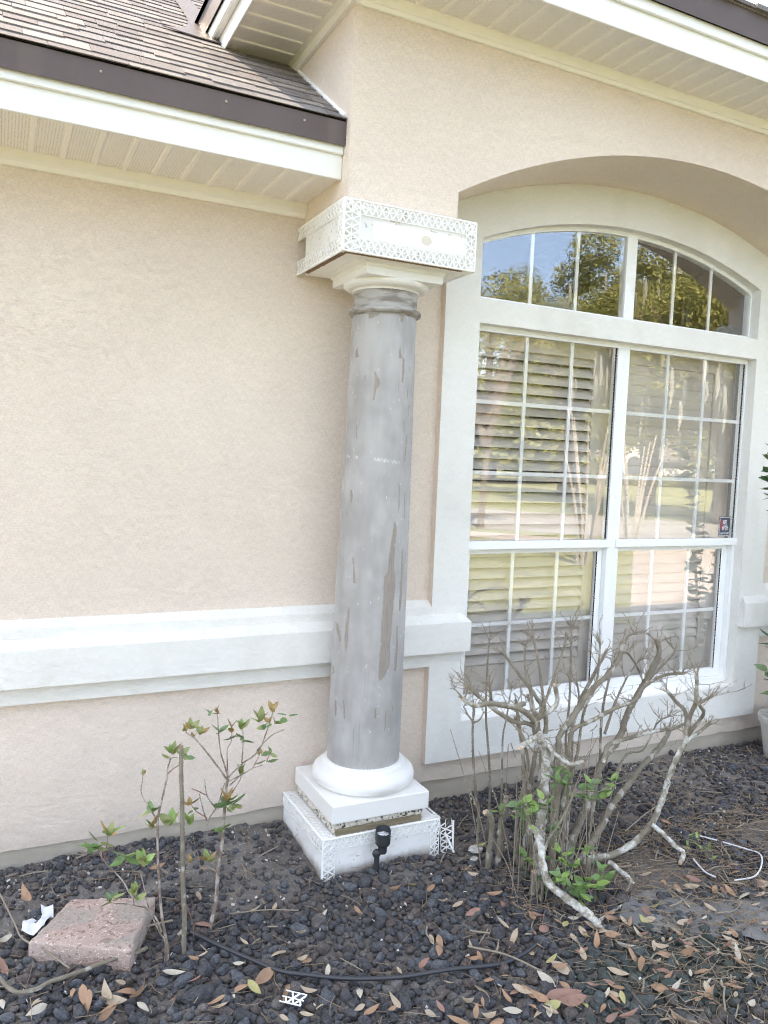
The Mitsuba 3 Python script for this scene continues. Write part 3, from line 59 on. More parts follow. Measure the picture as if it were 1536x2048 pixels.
def box(x0, x1, y0, y1, z0, z1, b=0.0):
    lo, hi = np.array([min(x0, x1), min(y0, y1), min(z0, z1)]), np.array([max(x0, x1), max(y0, y1), max(z0, z1)])
    if b <= 0:
        m = trimesh.creation.box(bounds=[lo, hi]); return m
    pts = []
    for s in np.ndindex(2, 2, 2):
        c = np.where(s, hi, lo); inw = np.where(s, -b, b)
        for k in range(3):
            q = c+inw; q[k] = c[k]; pts.append(q)
    return trimesh.convex.convex_hull(np.array(pts))
def ext_y(poly, y0, y1):           # polygon in (x, z), from y0 to y1
    geoms = getattr(poly, 'geoms', [poly]); out = []
    for g in geoms:
        m = trimesh.creation.extrude_polygon(g, y1-y0, engine='earcut')
        v = m.vertices; m = trimesh.Trimesh(np.stack([v[:, 0], y1-v[:, 2], v[:, 1]], 1), m.faces, process=False); out.append(m)
    return cat(out)
def ext_x(pts, x0, x1):            # profile in (y, z), from x0 to x1
    m = trimesh.creation.extrude_polygon(sg.Polygon(pts), x1-x0, engine='earcut'); v = m.vertices
    return trimesh.Trimesh(np.stack([x0+v[:, 2], v[:, 0], v[:, 1]], 1), m.faces, process=False)
def ext_yline(pts, y0, y1):        # profile in (x, z) along y
    return ext_y(sg.Polygon(pts), y0, y1)
def ext_z(poly, z0, z1):
    m = cat([trimesh.creation.extrude_polygon(g, z1-z0, engine='earcut') for g in getattr(poly, 'geoms', [poly])]); m.apply_translation([0, 0, z0]); return m
def lathe(prof, n=64, c=(0, 0), shear=(0, 0, 0)):
    prof = np.array(prof, float)
    m = trimesh.creation.revolve(prof, sections=n)
    v = m.vertices.copy(); v[:, 0] += c[0]+shear[0]*(v[:, 2]-shear[2]); v[:, 1] += c[1]
    return trimesh.Trimesh(v, m.faces, process=False)
def spline(p, step=.012):
    p = np.asarray(p, float)
    if len(p) < 3:
        n = max(2, int(np.linalg.norm(p[-1][:3]-p[0][:3])/step)+1)
        return np.linspace(p[0], p[-1], n)
    q = np.vstack([2*p[0]-p[1], p, 2*p[-1]-p[-2]]); out = []
    for i in range(1, len(q)-2):
        n = max(2, int(np.linalg.norm(q[i+1][:3]-q[i][:3])/step)+1)
        for t in np.arange(n)/n:
            a, b_, c_, d_ = q[i-1:i+3]
            out.append(.5*(2*b_+(c_-a)*t+(2*a-5*b_+4*c_-d_)*t*t+(3*b_-a-3*c_+d_)*t**3))
    out.append(p[-1]); return np.array(out)
def tube(p, n=8, step=.012, rough=0.0, seed=0, r=None):
    p = np.asarray(p, float)
    if r is not None: p = np.hstack([p[:, :3], np.full((len(p), 1), r)])
    p = spline(p, step); k = len(p); c = p[:, :3]
    t = np.gradient(c, axis=0); t /= np.linalg.norm(t, axis=1, keepdims=True)+1e-12
    u = np.cross(t[0], [0.3, .9, .2]); u /= np.linalg.norm(u); V = []
    ang = np.arange(n)/n*2*np.pi
    for i in range(k):
        u = u-t[i]*(u@t[i]); u /= np.linalg.norm(u); w = np.cross(t[i], u)
        ring = np.cos(ang)[:, None]*u+np.sin(ang)[:, None]*w
        rr = p[i, 3]
        if rough: rr = rr*(1+rough*(meshkit.noise(c[i]*48+ring*1.5, seed)-.5)[:, None]*2+rough*.5*(meshkit.noise(c[i]*160+ring*2.5, seed+3)-.5)[:, None]*2)
        V.append(c[i]+ring*rr)
    V = np.vstack(V+[c[:1], c[-1:]]); Fc = []
    i0 = np.arange(n); i1 = (i0+1) % n
    for i in range(k-1):
        Fc += [np.stack([i*n+i0, i*n+i1, (i+1)*n+i1], 1), np.stack([i*n+i0, (i+1)*n+i1, (i+1)*n+i0], 1)]
    Fc += [np.stack([i1, i0, np.full(n, k*n)], 1), np.stack([(k-1)*n+i0, (k-1)*n+i1, np.full(n, k*n+1)], 1)]
    return trimesh.Trimesh(V, np.vstack(Fc), process=False)
def rot_align(z, spin=0.0):
    z = np.asarray(z, float)/np.linalg.norm(z)
    a = np.cross([0, 0, 1.], z); s = np.linalg.norm(a)
    R = trimesh.transformations.rotation_matrix(math.atan2(s, z[2]), a if s > 1e-8 else [1, 0, 0])
    return R@trimesh.transformations.rotation_matrix(spin, [0, 0, 1])
def moved(mesh, M):
    m = mesh.copy(); m.apply_transform(M); return m
def TM(M): return T(np.asarray(M, float).tolist())
def project(p):
    v = np.asarray(p, float)-EYE; z = v@FW
    return 768+F*(v@RT)/z, 1024-F*(v@UP)/z, z

# ------------------------------------------------------------------ materials
def mat(name, color, rough=.6, spec=.3, bump=None, scale=1.0, eps=1e-3, two=False, **kw):
    col = proc(color) if callable(color) else {'type': 'rgb', 'value': list(color)}
    d = {'type': 'principled', 'base_color': col, 'roughness': rough, 'specular': spec, **kw}
    if bump is not None: d = {'type': 'bumpmap', 'height': proc(bump, eps), 'scale': scale, 'bsdf': d}
    scene[name] = {'type': 'twosided', 'bsdf': d} if two else d
def seglines(u, v, seed, ln=.55, lean=0.0):
    """distance to random short grooves, one per cell, in cell units"""
    u, v = mi.Float(u), mi.Float(v); best = mi.Float(9)
    fu, fv = dr.floor(u), dr.floor(v)
    for a in (-1, 0, 1):
        for b in (-1, 0, 1):
            cx, cy = fu+a, fv+b
            ang = (cell_rand(cx, cy, seed)-.5)*2.4+lean
            l = ln*(.4+.9*cell_rand(cx, cy, seed+1))
            px, py = u-(cx+cell_rand(cx, cy, seed+2)), v-(cy+cell_rand(cx, cy, seed+3))
            c, s = dr.cos(ang), dr.sin(ang)
            along, across = px*c+py*s, -px*s+py*c
            d = dr.sqrt(dr.square(dr.maximum(dr.abs(along)-l, 0))+dr.square(across+.25*along*along))
            d = dr.select(cell_rand(cx, cy, seed+4) < .72, d, 9.0)
            best = dr.minimum(best, d)
    return best
def stucco_h(p, n, uv):
    u, v = p.x+p.y*.83, p.z+p.y*.31
    w1 = noise(u*30, v*30, 3.3)*.7; w2 = noise(u*30, v*30, 9.1)*.7
    g = smoothstep(.015, .125, seglines(u*62+w1, v*84+w2, 11, .72, -.35))
    keep = .75+.25*smoothstep(.25, .6, fbm(u*4.1, v*3.6, 1.7, 2))
    return g*keep*.0021+noise(u*210, v*210, p.y*90)*.0012
def beige(p, n, uv):
    f = fbm(p.x*1.7, p.y*1.7, p.z*1.7, 4); g = fbm(p.x*60, p.y*60, p.z*60, 2)
    c = mix((.665, .575, .495), (.705, .615, .535), smoothstep(.25, .75, f))*(.91+.18*noise(p.x*230, p.y*230, p.z*230))*(.96+.08*g)
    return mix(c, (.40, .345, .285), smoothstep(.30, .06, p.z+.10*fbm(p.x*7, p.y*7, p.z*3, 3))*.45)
def beige_stain(p, n, uv):
    d = dr.sqrt(dr.square((p.x-.33)/.05)+dr.square((p.z-3.02)/.05))
    s = smoothstep(1.3, .3, d+fbm(p.x*40, p.z*40, 0, 2)*.7)*.28
    return mix(beige(p, n, uv), mi.Color3f(.45, .45, .38), s)
def white_stucco(p, n, uv):
    g = fbm(p.x*50, p.y*50, p.z*50, 2); f = fbm(p.x*2, p.y*2, p.z*3, 3)
    w = mix((.72, .71, .67), (.80, .79, .76), f)*(.93+.12*noise(p.x*230, p.y*230, p.z*230))*(.97+.05*g)
    w = mix(w, (.52, .48, .42), smoothstep(.55, .75, fbm(p.x*6, p.y*6, p.z*1.4, 4))*.16)
    side = (n.x < -.5) & (p.x < .41) & (p.x > .39)
    return dr.select(side, beige(p, n, uv), w)
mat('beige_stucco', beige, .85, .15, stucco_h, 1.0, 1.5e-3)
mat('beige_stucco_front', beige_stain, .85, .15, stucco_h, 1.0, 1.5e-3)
mat('white_stucco', white_stucco, .8, .2, stucco_h, 1.0, 1.5e-3)
def paint(c1, c2, dirt=.0):
    def f(p, n, uv):
        a = fbm(p.x*6, p.y*6, p.z*6, 3); s = smoothstep(.62, .8, fbm(p.x*17, p.y*17, p.z*3, 3))*dirt
        return mix(mix(c1, c2, a), (.42, .36, .27), s)
    return f
mat('trim_white', paint((.76, .735, .69), (.82, .795, .76), .12), .5, .35)
mat('fascia_white', paint((.69, .685, .65), (.75, .745, .72), .06), .4, .4)
mat('metal_fascia', (.85, .86, .88), .28, .6)
mat('drip_brown', paint((.085, .062, .060), (.115, .090, .088), .05), .5, .4)
def perforated(p, n, uv):
    s = 105.0
    u = p.x*s; v = p.y*s+.5*(dr.floor(u)-2*dr.floor(u/2))
    d = dr.sqrt(dr.square(u-dr.floor(u)-.5)+dr.square(v-dr.floor(v)-.5))
    return mix((.50, .47, .42), (.77, .735, .705), smoothstep(.16, .30, d))
mat('soffit_perforated', perforated, .5, .3)
mat('soffit_vinyl', (.78, .745, .715), .45, .35)
mat('foundation_concrete', lambda p, n, uv: mix((.35, .31, .255), (.47, .42, .35), fbm(p.x*8, p.y*8, p.z*20, 4)), .9, .1, lambda p, n, uv: fbm(p.x*60, p.y*60, p.z*60, 3), .004)
def shingle_fn(c1, c2):
    return lambda p, n, uv: mix(c1, c2, fbm(p.x*14, p.y*14, p.z*14, 2))*(.55+.9*noise(p.x*420, p.y*420, p.z*420))
SH = []
for i, (c1, c2) in enumerate([((.17, .15, .142), (.225, .203, .192)), ((.125, .11, .108), (.16, .145, .142)), ((.205, .18, .166), (.26, .235, .215)), ((.155, .143, .143), (.195, .182, .18))]):
    mat(f'asphalt_shingle_{i}', shingle_fn(c1, c2), .9, .15); SH.append(f'asphalt_shingle_{i}')
PATS = DATA['pats']
def column_gray(p, n, uv):
    cx = dr.select(p.x > 1.5, 2.94, 0.0)+.0097*(p.z-.3); th = dr.atan2(p.x-cx, -(p.y+.235))
    zz = p.z
    a = fbm(th*1.7, zz*11, 2., 5); b = fbm(th*5, zz*9, 7., 4)
    col = mix((.305, .292, .282), (.40, .387, .378), smoothstep(.2, .8, a*.6+b*.4))
    chalk = smoothstep(.55, .8, fbm(th*2+3, zz*9, 11., 4))*.25
    col = mix(col, (.50, .49, .485), chalk)
    m = mi.Float(0)
    wob = (noise(th*50, zz*34, 3.)-.5)*.05+(noise(th*130, zz*80, 3.)-.5)*.025
    for pat in PATS:
        for (t0, z0, w0), (t1, z1, w1) in zip(pat[:-1], pat[1:]):
            t = dr.clip((zz-z0)/(z1-z0), 0, 1)
            inside = (zz <= max(z0, z1)) & (zz > min(z0, z1))
            half = (w0+(w1-w0)*t)*.00140
            m = dr.select(inside, dr.maximum(m, smoothstep(.020, -.014, dr.abs(th-(t0+(t1-t0)*t)+wob*.5)-half)), m)
    speck = smoothstep(.74, .80, fbm(th*22, zz*6, 21., 3))*.4
    m = dr.maximum(m*.92, speck*smoothstep(.4, .7, noise(th*3, zz*2, 8.)))
    brown = mix((.215, .185, .16), (.315, .275, .245), fbm(th*45, zz*30, 1., 3))
    col = mix(col, brown, m)
    ring = smoothstep(.009, .001, dr.abs(zz-1.540+.008*th+.008*(noise(th*30, 1., 2.)-.5)))*smoothstep(.45, .7, noise(th*9+.7, zz*3, 2.))*noise(th*90, zz*90, 1.)
    col = mix(col, (.72, .72, .72), ring*.7)
    dots = smoothstep(.9965, .998, cell_rand(th*60, zz*120, 4))
    return mix(col, (.75, .75, .75), dots*.5)
mat('bare_fiberglass', column_gray, .62, .3, lambda p, n, uv: fbm(p.x*22, p.y*22, p.z*12, 3), .002)
def neck_gray(p, n, uv):
    return mix((.20, .175, .155), (.38, .365, .35), smoothstep(.35, .65, fbm(p.x*16, p.y*16, p.z*50, 3)))
mat('stained_fiberglass', neck_gray, .55, .35)
mat('smooth_plaster', paint((.70, .69, .665), (.76, .75, .725), .08), .45, .4, lambda p, n, uv: fbm(p.x*25, p.y*25, p.z*25, 3), .0015)
def board(p, n, uv):
    a = fbm(p.x*9, p.y*9, p.z*14, 3); s = smoothstep(.6, .75, fbm(p.x*22+5, p.y*22, p.z*30, 3))
    c = mix((.63, .62, .60), (.76, .755, .74), a)
    c = mix(c, (.52, .47, .40), s*.35)
    d = smoothstep(.80, .86, noise(p.x*85, p.y*85, p.z*85))
    return mix(c, (.25, .2, .16), d*.45)
mat('mud', (.62, .57, .50), .9, .1)
mat('painted_board', board, .6, .3, lambda p, n, uv: fbm(p.x*30, p.y*30, p.z*30, 3), .003)
def pedestal(p, n, uv):
    c = mi.Color3f(board(p, n, uv)*1.06)
    return mix((.33, .30, .26), c, smoothstep(.0, .05, p.z+.03*fbm(p.x*30, p.y*30, 1., 3)-.012))
mat('pedestal_board', pedestal, .65, .3, lambda p, n, uv: fbm(p.x*30, p.y*30, p.z*30, 3), .003)
mat('bead_white', (.82, .82, .80), .4, .4)
def mortar(p, n, uv):
    d, e, r = voronoi((p.x+p.y)*110, p.z*110+p.y*50)
    c = mix((.50, .46, .38), (.66, .63, .57), r)
    return mix(c, (.10, .085, .07), smoothstep(.62, .75, noise((p.x+p.y)*170, p.z*120, 4.)))
mat('rough_mortar', mortar, .9, .1, lambda p, n, uv: noise(p.x*140, p.y*140, p.z*140), .004)
mat('mossy_wood', lambda p, n, uv: mix((.11, .09, .055), (.26, .22, .15), fbm(p.x*20, p.y*20, p.z*160, 3)), .9, .1)
mat('brown_wood', lambda p, n, uv: mix((.16, .10, .07), (.30, .21, .15), fbm(p.x*30, p.y*30, p.z*160, 3)), .85, .15)
mat('window_vinyl', (.80, .81, .81), .35, .45)
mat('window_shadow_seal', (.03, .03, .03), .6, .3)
scene['window_glass'] = {'type': 'thindielectric', 'int_ior': 2.3}
mat('shutter_paint', (.56, .52, .47), .4, .4)
mat('interior_paint', (.20, .185, .17), .9, .1)
mat('sticker_navy', (.05, .055, .09), .4, .4)
mat('sticker_red', (.42, .06, .07), .4, .4)
mat('sticker_white', (.7, .7, .72), .4, .4)
mat('black_plastic', (.030, .032, .036), .42, .45)
mat('lamp_lens', lambda p, n, uv: mix((.35, .35, .38), (.85, .85, .88), smoothstep(.3, .7, noise(p.x*190, p.y*190, p.z*90))), .15, .6)
def paver_fn(p, n, uv):
    a = fbm(p.x*14, p.y*14, p.z*14, 3); g = noise(p.x*260, p.y*260, p.z*260); h = noise(p.x*110, p.y*110, p.z*110)
    c = mix((.36, .25, .21), (.46, .37, .325), a)
    c = mix(c, (.72, .62, .56), smoothstep(.70, .82, g)*.8)
    c = mix(c, (.17, .12, .10), smoothstep(.70, .80, h)*.6)
    return mix(c, (.30, .285, .255), smoothstep(.52, .68, fbm(p.x*9+3, p.y*9, 1., 3))*.55)
mat('pink_concrete', paver_fn, .9, .15, lambda p, n, uv: noise(p.x*190, p.y*190, p.z*190)+fbm(p.x*50, p.y*50, p.z*50, 2), .003)
LAVA = []
def algae(p, c):     # greenish film on the damp stones in front, dust on those by the wall
    g = smoothstep(.45, .65, fbm(p.x*2.3, p.y*2.3, 4., 3))*smoothstep(-.95, -1.3, p.y)*.55
    d = smoothstep(.5, .7, fbm(p.x*9, p.y*9, p.z*9+2, 3))*smoothstep(-1.0, -.2, p.y)*.45
    return mix(mix(c, (.062, .085, .068), g), (.17, .155, .14), d)
for i, (c1, c2) in enumerate([((.043, .042, .045), (.108, .106, .112)), ((.072, .060, .055), (.138, .118, .11)), ((.056, .059, .066), (.138, .143, .155)), ((.08, .073, .07), (.165, .152, .145))]):
    mat(f'lava_{i}', (lambda c1, c2: lambda p, n, uv: algae(p, mix(c1, c2, fbm(p.x*60, p.y*60, p.z*60, 2))*(.6+.8*noise(p.x*300, p.y*300, p.z*300))))(c1, c2), .95, .1,
        lambda p, n, uv: fbm(p.x*170, p.y*170, p.z*170, 2), .008)
    LAVA.append(f'lava_{i}')
def soil_fn(p, n, uv):
    a = fbm(p.x*7, p.y*7, 0., 4); g = noise(p.x*240, p.y*240, 1.)
    c = mix((.085, .077, .072), (.19, .175, .162), a)
    near = smoothstep(-.55, -.1, p.y)
    c = mix(c, (.20, .185, .175), near*smoothstep(.35, .65, fbm(p.x*5+2, p.y*5, 3., 3))*.75)
    c = mix(c, (.38, .35, .31), smoothstep(.78, .88, g)*(.25+.5*near))
    pink = smoothstep(.48, .7, fbm(p.x*3.1+9, p.y*3.1, 5., 3))*smoothstep(.3, .75, p.x-.1*p.y)
    return mix(c, (.19, .155, .115), pink*.4)
mat('soil', soil_fn, .95, .1, lambda p, n, uv: noise(p.x*160, p.y*160, 1.)+fbm(p.x*40, p.y*40, 1., 3), .008, 2e-3)
LEAFC = [((.27, .165, .105), (.37, .24, .155)), ((.32, .25, .18), (.43, .35, .255)), ((.22, .13, .10), (.30, .18, .14)), ((.38, .34, .27), (.48, .435, .36)), ((.29, .27, .12), (.40, .36, .17))]
LEAFM = ['dry_leaf_orange', 'dry_leaf_tan', 'dry_leaf_russet', 'dry_leaf_pale', 'dry_leaf_yellow']
for nme, (c1, c2) in zip(LEAFM, LEAFC):
    mat(nme, (lambda c1, c2: lambda p, n, uv: mix(c1, c2, fbm(p.x*45, p.y*45, p.z*45, 2)))(c1, c2), .7, .25, two=True)
mat('pine_straw_brown', (.27, .20, .135), .8, .2)
mat('dead_twig_gray', (.26, .22, .17), .85, .15)
mat('pale_chip', (.50, .47, .43), .8, .2)
def bark_white(p, n, uv):
    a = fbm(p.x*55, p.y*55, p.z*40, 4)
    return mix((.26, .235, .185), (.54, .525, .48), smoothstep(.32, .64, a))*(.75+.5*noise(p.x*150, p.y*150, p.z*150))
def bark_mid(p, n, uv):
    a = fbm(p.x*40+7, p.y*40, p.z*22, 4)
    c = mix((.125, .108, .082), (.29, .255, .198), a)
    return mix(c, (.48, .455, .40), smoothstep(.60, .70, fbm(p.x*28, p.y*28, p.z*20+5, 3))*.7)
mat('bark_lichen', bark_white, .85, .15, lambda p, n, uv: fbm(p.x*110, p.y*110, p.z*60, 2), .004)
mat('bark_gray', bark_mid, .85, .15, lambda p, n, uv: fbm(p.x*110, p.y*110, p.z*60, 2), .004)
mat('bark_mottled', lambda p, n, uv: mix(bark_mid(p, n, uv), bark_white(p, n, uv), smoothstep(.42, .58, fbm(p.x*11, p.y*11, p.z*8, 2))), .85, .15, lambda p, n, uv: fbm(p.x*110, p.y*110, p.z*60, 2), .004)
mat('cut_wood', (.50, .36, .24), .8, .2)
mat('red_twig', (.22, .125, .09), .7, .25)
mat('azalea_stem', lambda p, n, uv: mix((.19, .145, .115), (.36, .315, .27), smoothstep(.4, .65, fbm(p.x*50, p.y*50, p.z*35, 3))), .8, .2)
GREEN = {'new': (.24, .265, .10), 'bronze': (.31, .215, .085), 'green': (.125, .185, .08), 'deep': (.125, .20, .065), 'bright': (.20, .29, .08), 'dark': (.06, .12, .045)}
for k, c in GREEN.items():
    mat('leaf_'+k, (lambda c: lambda p, n, uv: mi.Color3f(c)*(.75+.5*fbm(p.x*60, p.y*60, p.z*60, 2)))(c), .42, .4, two=True)
mat('white_paper', (.60, .61, .63), .55, .3, two=True)
mat('ink_blue', (.07, .09, .16), .6, .3)
mat('white_wire', (.62, .62, .64), .4, .4)
mat('hose_black', (.035, .036, .042), .38, .5)
mat('weed_cloth', lambda p, n, uv: mix((.135, .135, .135), (.215, .21, .205), fbm(p.x*12, p.y*12, 1., 3)), .85, .15, lambda p, n, uv: noise(p.x*300, p.y*300, 0.), .001)
mat('pot_clay', lambda p, n, uv: mix((.42, .40, .37), (.58, .56, .52), fbm(p.x*18, p.y*18, p.z*10, 3)), .8, .2)
mat('lawn_grass', lambda p, n, uv: mix((.088, .100, .048), (.165, .168, .088), fbm(p.x*2.5, p.y*2.5, 0., 4))*(.7+.6*noise(p.x*60, p.y*60, 0.)), .95, .1)
mat('pale_concrete', lambda p, n, uv: mix((.22, .20, .185), (.28, .258, .24), fbm(p.x*1.5, p.y*1.5, 0., 4)), .9, .1)
mat('street_asphalt', lambda p, n, uv: mix((.15, .15, .15), (.20, .195, .19), fbm(p.x*2, p.y*2, 0., 3)), .9, .1)
for nme, c1, c2 in (('crown_live_oak', (.12, .14, .05), (.29, .28, .095)), ('crown_far', (.14, .16, .06), (.31, .315, .12)), ('moss_gray', (.22, .22, .19), (.33, .33, .28))):
    mat(nme, (lambda c1, c2: lambda p, n, uv: mix(c1, c2, fbm(p.x*.9, p.y*.9, p.z*.9, 3)))(c1, c2), .8, .2, two=True)
mat('tree_bark', lambda p, n, uv: mix((.12, .10, .08), (.24, .20, .165), fbm(p.x*6, p.y*6, p.z*2, 3)), .9, .1)
mat('myrtle_bark', (.34, .315, .275), .7, .2)
mat('far_roof', (.16, .15, .145), .9, .1)
mat('far_wall', (.74, .71, .65), .8, .2)
mat('far_glass', (.10, .11, .12), .2, .5)

# ------------------------------------------------------------------ the house
H = thing('house', 'beige stucco house with white trim, arched window and brown shingle roof', 'house')
def arc(cx, apex, R, xa, xb, n=40):
    xs = np.linspace(xa, xb, n); return [(x, apex-R+math.sqrt(R*R-(x-cx)**2)) for x in xs]
OX0, OX1, OZ0, OZ1 = .582, 2.358, .365, 2.165           # window opening in the trim
AX0, AX1, AZ0 = .578, 2.354, 2.271                      # arched opening above the transom bar
lower_open = sg.box(OX0, OZ0, OX1, OZ1)
arch_open = sg.Polygon([(AX0, AZ0), (AX1, AZ0)]+arc(1.466, 2.703, 2.37, AX0, AX1)[::-1])
XL = -1.68                                              # left corner of the house
_xs = np.linspace(6.5, XL, 700)
wall_poly = sg.Polygon([(XL, 2.90), (6.5, 2.90)]+[(x, .088+(meshkit.fbm(np.array([x*9, 1.3, 0]), 4, 2)-.5)*.016) for x in _xs]).buffer(0).difference(unary_union([lower_open.buffer(.004, join_style=2), arch_open.buffer(.004, join_style=2)]))
part(H, 'wall', ext_y(wall_poly, 0.0, .0115), 'beige_stucco', label='beige stucco wall beside the column')
part(H, 'wall_side', box(XL, XL+.12, .0116, 7, .089, 2.7), 'beige_stucco')
part(H, 'wall_core', ext_y(sg.box(XL+.121, .06, 6.5, 2.68).difference(sg.box(.5, .25, 2.45, 2.75)), .0175, .06), 'interior_paint')
part(H, 'foundation', box(XL+.01, 6.5, .012, .0168, -.25, .105), 'foundation_concrete', label='bare concrete footing below the stucco')
# gable beam with the arch, and the upper block
GX, GY, GT = -.239, -.435, 3.142
beam = sg.Polygon([(GX, 2.434), (.205, 2.434), (.205, 2.546)]+arc(1.47, 2.882, 2.55, .205, 2.735)+[(2.735, 2.434), (6.5, 2.434), (6.5, GT+.05), (GX, GT+.05)])
part(H, 'gable_wall', ext_y(beam, GY, -.0005), 'beige_stucco_front', label='projecting beige stucco front with a wide arch over the window')
part(H, 'gable_wall_side', box(GX, GX+.12, .0, 7, 2.434, GT+.05), 'beige_stucco')
# white trim round the window
arch_clip = sg.Polygon([(.403, .188), (2.54, .188), (2.54, 2.63)]+arc(1.47, 2.8815, 2.55, .403, 2.54)[::-1])
part(H, 'window_trim', ext_y(arch_clip.difference(unary_union([lower_open, arch_open])), -.036, .0165), 'white_stucco', label='wide white stucco surround of the window')
# moulding band: thin layer with bevelled top, thick layer proud of it
thin = [(0, .633), (-.036, .633), (-.036, .705)]
for name, x0, x1 in (('molding_backing', XL-.036, .4025), ('molding_backing', 2.5405, 6.5)):
    part(H, name, ext_x([(-.0005, .633), (-.036, .633), (-.036, .902), (-.0005, .930)], x0, x1), 'white_stucco')
def thick(x0, x1, c0, c1):
    p = [(-.0365, .703), (-.080, .703), (-.080, .836), (-.0365, .868)]
    m = ext_x(p, x0, x1); v = m.vertices.copy()
    for xe, s, on in ((x0, 1, c0), (x1, -1, c1)):        # the ends are bevelled at the top like the front
        k = (np.abs(v[:, 0]-xe) < 1e-6) & (v[:, 2] > .86); v[k, 0] += s*.028*on
    return trimesh.Trimesh(v, m.faces, process=False)
part(H, 'molding', thick(XL-.08, .5865, 0, 1), 'white_stucco', label='white stucco band left of the window, passing behind the column')
part(H, 'molding', thick(2.354, 6.5, 1, 0), 'white_stucco', label='short end of the white band right of the window')
# lower eave (left)
YE = -.375
EX0, EX1 = XL-.38, GX-.001
part(H, 'crown_strip', ext_x([(-.0005, 2.481), (-.012, 2.481), (-.016, 2.497), (-.028, 2.505), (-.030, 2.5325), (-.0005, 2.5325)], EX0+.37, EX1), 'trim_white')
soffit_z = 2.533
k = 0
sof_prof = [(-.0405, soffit_z+.004)]
def soffit_run(holder, along, a0, a1, edges, w0, w1, z, first):
    """panels between ribs: along = 'x' or 'y' is the direction in which they repeat"""
    cuts = [a0]+[e for e in edges if a0 < e < a1]+[a1]
    for c0, c1 in zip(cuts[:-1], cuts[1:]):
        lo, hi = (c0+.0105 if c0 != a0 else c0), (c1-.0105 if c1 != a1 else c1)
        b = (lo, hi, w0, w1) if along == 'x' else (w0, w1, lo, hi)
        part(holder, 'soffit_panel', box(*b, z, z+.006), 'soffit_perforated')
    for e in cuts[1:-1]:
        prof = [(e-.0105, z+.006), (e-.0105, z+.001), (e-.0065, z-.005), (e+.0065, z-.005), (e+.0105, z+.001), (e+.0105, z+.006)]
        if along == 'x': m = ext_yline(prof, w0+.012, w1)
        else: m = ext_x(prof, w0, w1-.012)
        part(holder, 'soffit_rib', m, 'soffit_vinyl')
soffit_run(H, 'x', EX0, EX1, np.arange(-1.933, -.25, .1004), YE+.008, -.029, soffit_z, 0)
part(H, 'soffit_trim', box(EX0, EX1, YE+.0075, YE+.022, soffit_z-.004, soffit_z-.0005), 'soffit_vinyl')
part(H, 'fascia', box(EX0, EX1, YE, YE+.007, 2.524, 2.648, .002), 'fascia_white', label='white fascia board under the lower left roof edge')
part(H, 'fascia_strip', box(EX0, EX1, YE-.012, YE-.0005, 2.606, 2.6475, .003), 'fascia_white')
part(H, 'drip_edge', ext_x([(YE-.022, 2.632), (YE-.0245, 2.632), (YE-.028, 2.712), (YE+.05, 2.766), (YE+.05, 2.762), (YE-.022, 2.709)], EX0-.02, EX1), 'drip_brown', label='dark brown metal edge of the lower left roof')
for x in (-1.05, -.665, -.395):
    part(H, 'nail_head', moved(trimesh.creation.icosphere(1, .0045), trimesh.transformations.translation_matrix([x, YE-.0275, 2.684])), 'foundation_concrete')
# lower roof: deck and separate shingles in courses, cut along the hip
SL = .705; CS = math.hypot(1, SL)
roof0 = np.array([0, YE-.036, 2.715]); sdir = np.array([0, 1/CS, SL/CS]); nrm = np.array([0, -SL/CS, 1/CS])
hip_y = lambda x: 1.07+(x+.57)*.97
R = part(H, 'roof', trimesh.Trimesh(np.array([[EX0-.02, YE-.03, 2.716], [EX1, YE-.03, 2.716], [EX1, 1.39, 2.716+SL*(1.39-YE+.03)], [EX0-.02, YE+.02, 2.716], [EX0-.02, YE+.02, 2.6], [EX1, 1.39, 2.6]]),
         [[0, 1, 2], [0, 2, 3], [3, 2, 5], [3, 5, 4]], process=False), 'asphalt_shingle_1')
nsh = 0
ROWS = .0905
for row in range(24):
    s0 = row*ROWS; x = EX0-.03-rng.uniform(0, .2)
    while x < EX1:
        w = rng.choice([.09, .13, .17, .22])*rng.uniform(.85, 1.15); drop = rng.choice([0, 0, .018, .028])
        x0, x1 = max(x, EX0-.02), min(x+w, EX1-.002); x += w+.0015
        if x1-x0 < .02: continue
        yb = roof0[1]+(s0-drop)/CS; yt = roof0[1]+(s0+ROWS+.05)/CS
        if row == 0: drop = min(drop, 0)
        hl = (yb-1.07)/.97-.57                           # x of the hip at the lower edge
        if x1 < hl+.01: continue
        x0 = max(x0, hl-.02)
        if x1-x0 < .015: continue
        th = .002+rng.uniform(0, .002)+(.0015 if drop else 0)
        q = []
        ragged = rng.uniform(-.002, .002, 2)
        for (xx, ss, hh) in ((x0, s0-drop+ragged[0], 0.0025), (x1, s0-drop+ragged[1], 0.0025), (x1, s0+ROWS+.04, -.004), (x0, s0+ROWS+.04, -.004)):
            q.append(np.array([xx, 0, 0])+roof0+sdir*ss+nrm*hh)
        q = np.array(q); top = q+nrm*th+sdir*0; top[2:] = q[2:]+nrm*.004
        v = np.vstack([q, top])
        f = [[4, 5, 6], [4, 6, 7], [0, 1, 5], [0, 5, 4], [1, 2, 6], [1, 6, 5], [3, 0, 4], [3, 4, 7], [0, 3, 2], [0, 2, 1]]
        part(R, 'shingle', (v, np.array(f)), SH[rng.choice(4, p=[.36, .28, .2, .16])]); nsh += 1
part(H, 'flashing', tube([(GX-.006, YE-.02, 2.735), (GX-.006, .12, 2.735+SL*(.14-YE)), (GX-.006, .4, 2.735+SL*(.42-YE))], 6, .05, r=.008), 'metal_fascia')
